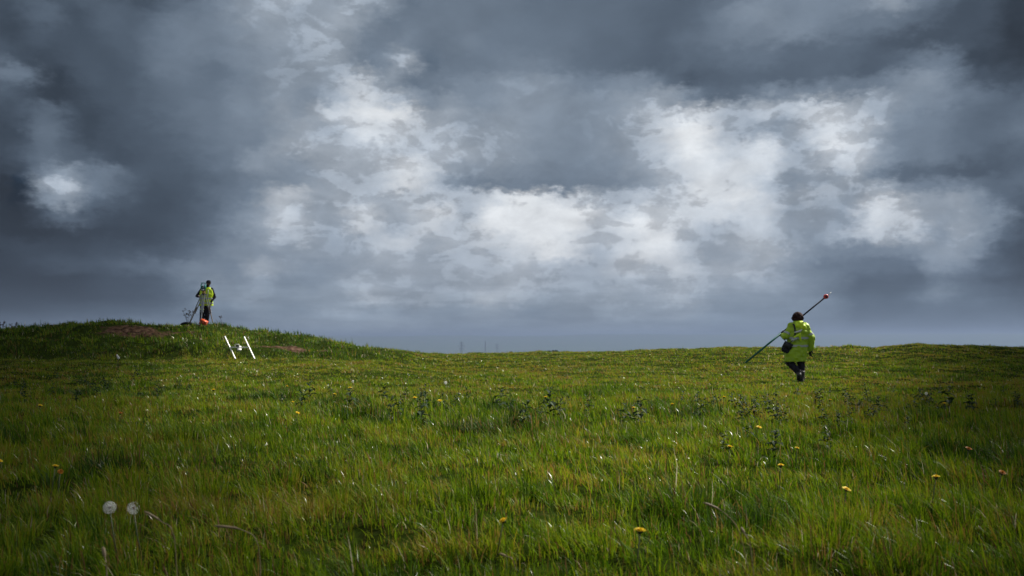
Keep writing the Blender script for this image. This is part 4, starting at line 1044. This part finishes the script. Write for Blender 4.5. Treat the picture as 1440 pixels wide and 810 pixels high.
def build_world():
    w = bpy.data.worlds.new('World'); sc.world = w; w.use_nodes = True
    nt = w.node_tree; N = nt.nodes; Lk = nt.links; bg = N['Background']
    STR = 0.12; bg.inputs['Strength'].default_value = STR
    def M_(op, a, b=None, c=None, clamp=False):
        n = N.new('ShaderNodeMath'); n.operation = op; n.use_clamp = clamp
        for i, v in enumerate((a, b, c)):
            if v is None: continue
            if isinstance(v, (int, float)): n.inputs[i].default_value = v
            else: Lk.new(v, n.inputs[i])
        return n.outputs[0]
    tc = N.new('ShaderNodeTexCoord')
    nrm = N.new('ShaderNodeVectorMath'); nrm.operation = 'NORMALIZE'; Lk.new(tc.outputs['Generated'], nrm.inputs[0])
    st = N.new('ShaderNodeMapping'); st.inputs['Scale'].default_value = (1, 1, 1.7); Lk.new(nrm.outputs[0], st.inputs['Vector'])
    def noise(scale, detail, rough=.55, off=0, dist=0.0):
        n = N.new('ShaderNodeTexNoise'); n.inputs['Scale'].default_value = scale; n.inputs['Detail'].default_value = detail; n.inputs['Roughness'].default_value = rough
        n.inputs['Distortion'].default_value = dist
        if off:
            ad = N.new('ShaderNodeVectorMath'); ad.operation = 'ADD'; ad.inputs[1].default_value = (off, off * .7, off * 1.3); Lk.new(st.outputs[0], ad.inputs[0]); Lk.new(ad.outputs[0], n.inputs['Vector'])
        else: Lk.new(st.outputs[0], n.inputs['Vector'])
        return n
    sp = N.new('ShaderNodeSeparateXYZ'); Lk.new(nrm.outputs[0], sp.inputs[0])
    az = M_('ARCTAN2', sp.outputs[0], sp.outputs[1]); el = M_('ARCSINE', sp.outputs[2])
    wn = noise(11, 7, .62); ws = N.new('ShaderNodeSeparateColor'); Lk.new(wn.outputs['Color'], ws.inputs[0])
    wn2 = noise(34, 8, .65, 3.1); w2 = N.new('ShaderNodeSeparateColor'); Lk.new(wn2.outputs['Color'], w2.inputs[0])
    daz = M_('ADD', M_('MULTIPLY', M_('SUBTRACT', ws.outputs[0], .5), .03), M_('MULTIPLY', M_('SUBTRACT', w2.outputs[0], .5), .026))
    # keep the layers flatter near the horizon
    lowf = N.new('ShaderNodeMapRange'); lowf.inputs['From Min'].default_value = .0; lowf.inputs['From Max'].default_value = .13; lowf.inputs['To Min'].default_value = .45; Lk.new(el, lowf.inputs['Value'])
    dele = M_('MULTIPLY', M_('ADD', M_('MULTIPLY', M_('SUBTRACT', ws.outputs[1], .5), .02), M_('MULTIPLY', M_('SUBTRACT', w2.outputs[1], .5), .024)), lowf.outputs[0])
    wn3 = noise(85, 6, .6, 9.2); w3 = N.new('ShaderNodeSeparateColor'); Lk.new(wn3.outputs['Color'], w3.inputs[0])
    daz = M_('ADD', daz, M_('MULTIPLY', M_('SUBTRACT', w3.outputs[0], .5), .022)); dele = M_('ADD', dele, M_('MULTIPLY', M_('MULTIPLY', M_('SUBTRACT', w3.outputs[1], .5), .022), lowf.outputs[0]))
    azw = M_('ADD', az, daz); elw = M_('ADD', el, dele)
    A0 = math.radians(-28); A1 = math.radians(28)
    fac = N.new('ShaderNodeMapRange'); fac.inputs['From Min'].default_value = A0; fac.inputs['From Max'].default_value = A1; Lk.new(azw, fac.inputs['Value'])
    gate = M_('GREATER_THAN', azw, 0.0)
    prev = None; prev_el = None
    for (py, vals) in reversed(ROWS):
        e = PITCH + math.atan((405 - py) / F)
        halves = []
        for h0 in (0, 24):
            r = N.new('ShaderNodeValToRGB'); r.color_ramp.interpolation = 'CARDINAL'; els = r.color_ramp.elements
            while len(els) < 25: els.new(.5)
            az_ = [math.atan(((h0 + i) * 30 - 720) / F) for i in range(25)]
            for i in range(25): els[i].position = (az_[i] - A0) / (A1 - A0)
            for i in range(25): els[i].color = (*tint(vals[h0 + i], py), 1)
            Lk.new(fac.outputs[0], r.inputs[0]); halves.append(r.outputs[0])
        hm = N.new('ShaderNodeMix'); hm.data_type = 'RGBA'; Lk.new(gate, hm.inputs['Factor']); Lk.new(halves[0], hm.inputs['A']); Lk.new(halves[1], hm.inputs['B'])
        row = hm.outputs['Result']
        if prev is None: prev = row
        else:
            k = N.new('ShaderNodeMapRange'); k.interpolation_type = 'SMOOTHSTEP'; k.inputs['From Min'].default_value = prev_el; k.inputs['From Max'].default_value = e
            Lk.new(elw, k.inputs['Value'])
            mx = N.new('ShaderNodeMix'); mx.data_type = 'RGBA'; Lk.new(k.outputs[0], mx.inputs['Factor']); Lk.new(prev, mx.inputs['A']); Lk.new(row, mx.inputs['B']); prev = mx.outputs['Result']
        prev_el = e
    # billow detail, stronger where the cloud is bright
    d1 = noise(26, 8, .6, 7.7, .3); d2 = noise(9, 6, .55, 1.9)
    bw = N.new('ShaderNodeRGBToBW'); Lk.new(prev, bw.inputs[0])
    amp = N.new('ShaderNodeMapRange'); amp.inputs['From Min'].default_value = .08; amp.inputs['From Max'].default_value = .5; amp.inputs['To Min'].default_value = .16; amp.inputs['To Max'].default_value = .62; Lk.new(bw.outputs[0], amp.inputs['Value'])
    v = M_('ADD', M_('MULTIPLY', M_('SUBTRACT', d1.outputs['Fac'], .5), 1.3), M_('MULTIPLY', M_('SUBTRACT', d2.outputs['Fac'], .5), .7))
    v = M_('MULTIPLY', M_('MULTIPLY', v, amp.outputs[0]), lowf.outputs[0])
    # crisp cumulus edges where light breaks through
    d3 = noise(17, 10, .56, 13.3, .6); d4 = noise(52, 6, .6, 4.4)
    bil = M_('ADD', M_('SUBTRACT', d3.outputs['Fac'], .5), M_('MULTIPLY', M_('SUBTRACT', d4.outputs['Fac'], .5), .45))
    mk = N.new('ShaderNodeMapRange'); mk.interpolation_type = 'SMOOTHSTEP'; mk.inputs['From Min'].default_value = -.035; mk.inputs['From Max'].default_value = .06
    Lk.new(M_('ADD', bil, M_('MULTIPLY', M_('SUBTRACT', bw.outputs[0], .42), .55)), mk.inputs['Value'])
    wt = N.new('ShaderNodeMapRange'); wt.interpolation_type = 'SMOOTHSTEP'; wt.inputs['From Min'].default_value = .16; wt.inputs['From Max'].default_value = .42; Lk.new(bw.outputs[0], wt.inputs['Value'])
    ww = M_('MULTIPLY', wt.outputs[0], lowf.outputs[0])
    v = M_('ADD', v, M_('MULTIPLY', ww, M_('SUBTRACT', M_('MULTIPLY', mk.outputs[0], .27), .14)))
    # thin level layers of cloud lying along the horizon
    stl = N.new('ShaderNodeMapping'); stl.inputs['Scale'].default_value = (1, 1, 7); Lk.new(nrm.outputs[0], stl.inputs['Vector'])
    ln_ = N.new('ShaderNodeTexNoise'); ln_.inputs['Scale'].default_value = 8; ln_.inputs['Detail'].default_value = 7; ln_.inputs['Roughness'].default_value = .58; Lk.new(stl.outputs[0], ln_.inputs['Vector'])
    lb = N.new('ShaderNodeMapRange'); lb.interpolation_type = 'SMOOTHSTEP'; lb.inputs['From Min'].default_value = .11; lb.inputs['From Max'].default_value = .02; Lk.new(el, lb.inputs['Value'])
    v = M_('ADD', v, M_('MULTIPLY', M_('MULTIPLY', M_('SUBTRACT', ln_.outputs['Fac'], .5), 1.35), lb.outputs[0]))
    gain = M_('ADD', 1.0, v)
    vm = N.new('ShaderNodeVectorMath'); vm.operation = 'SCALE'; Lk.new(prev, vm.inputs[0]); Lk.new(gain, vm.inputs['Scale'])
    sc2 = N.new('ShaderNodeVectorMath'); sc2.operation = 'SCALE'; sc2.inputs['Scale'].default_value = 1 / (STR * 2 ** EXPO); Lk.new(vm.outputs[0], sc2.inputs[0])
    # outside the pictured quarter: broken cloud over a clear Nishita sky
    sky = N.new('ShaderNodeTexSky'); sky.sky_type = 'NISHITA'; sky.sun_disc = False; sky.sun_elevation = SEL; sky.sun_rotation = SAZ
    cl = noise(3.2, 7, .55, 5.0)
    cr = N.new('ShaderNodeValToRGB'); c = cr.color_ramp.elements; c[0].position = .35; c[0].color = (.5, .6, .75, 1); c[1].position = .7; c[1].color = (1.9, 1.95, 2.0, 1); Lk.new(cl.outputs['Fac'], cr.inputs[0])
    cov = N.new('ShaderNodeMapRange'); cov.inputs['From Min'].default_value = .30; cov.inputs['From Max'].default_value = .40; Lk.new(cl.outputs['Fac'], cov.inputs['Value'])
    o1 = N.new('ShaderNodeMix'); o1.data_type = 'RGBA'; Lk.new(cov.outputs[0], o1.inputs['Factor']); Lk.new(sky.outputs[0], o1.inputs['A']); Lk.new(cr.outputs[0], o1.inputs['B'])
    f1 = N.new('ShaderNodeMapRange'); f1.interpolation_type = 'SMOOTHSTEP'; f1.inputs['From Min'].default_value = math.radians(40); f1.inputs['From Max'].default_value = math.radians(27); Lk.new(M_('ABSOLUTE', az), f1.inputs['Value'])
    f2 = N.new('ShaderNodeMapRange'); f2.interpolation_type = 'SMOOTHSTEP'; f2.inputs['From Min'].default_value = math.radians(32); f2.inputs['From Max'].default_value = math.radians(20); Lk.new(el, f2.inputs['Value'])
    mm = N.new('ShaderNodeMix'); mm.data_type = 'RGBA'; Lk.new(M_('MULTIPLY', f1.outputs[0], f2.outputs[0]), mm.inputs['Factor']); Lk.new(o1.outputs['Result'], mm.inputs['A']); Lk.new(sc2.outputs[0], mm.inputs['B'])
    Lk.new(mm.outputs['Result'], bg.inputs['Color'])
    w.cycles.sampling_method = 'MANUAL'; w.cycles.sample_map_resolution = 512
build_world()

# ------------------------------------------------------------------ camera
cd = bpy.data.cameras.new('camera'); cam = bpy.data.objects.new('camera', cd); link(cam)
cam.location = (0, 0, CAMZ); cam.rotation_euler = (math.pi / 2 + PITCH, 0, 0)
cd.sensor_width = 36; cd.lens = 36 * F / 1440; cd.clip_start = .05; cd.clip_end = 40000
cd.dof.use_dof = True; cd.dof.focus_distance = 10; cd.dof.aperture_fstop = 4.0
sc.camera = cam
vs = sc.view_settings; vs.view_transform = 'Standard'; vs.look = 'None'; vs.exposure = EXPO; vs.gamma = 1; vs.use_curve_mapping = False
sc.render.engine = 'CYCLES'
cy = sc.cycles
cy.max_bounces = 6; cy.diffuse_bounces = 3; cy.glossy_bounces = 2; cy.transmission_bounces = 3; cy.volume_bounces = 0; cy.transparent_max_bounces = 8
cy.use_denoising = True
cy.sample_clamp_indirect = 4
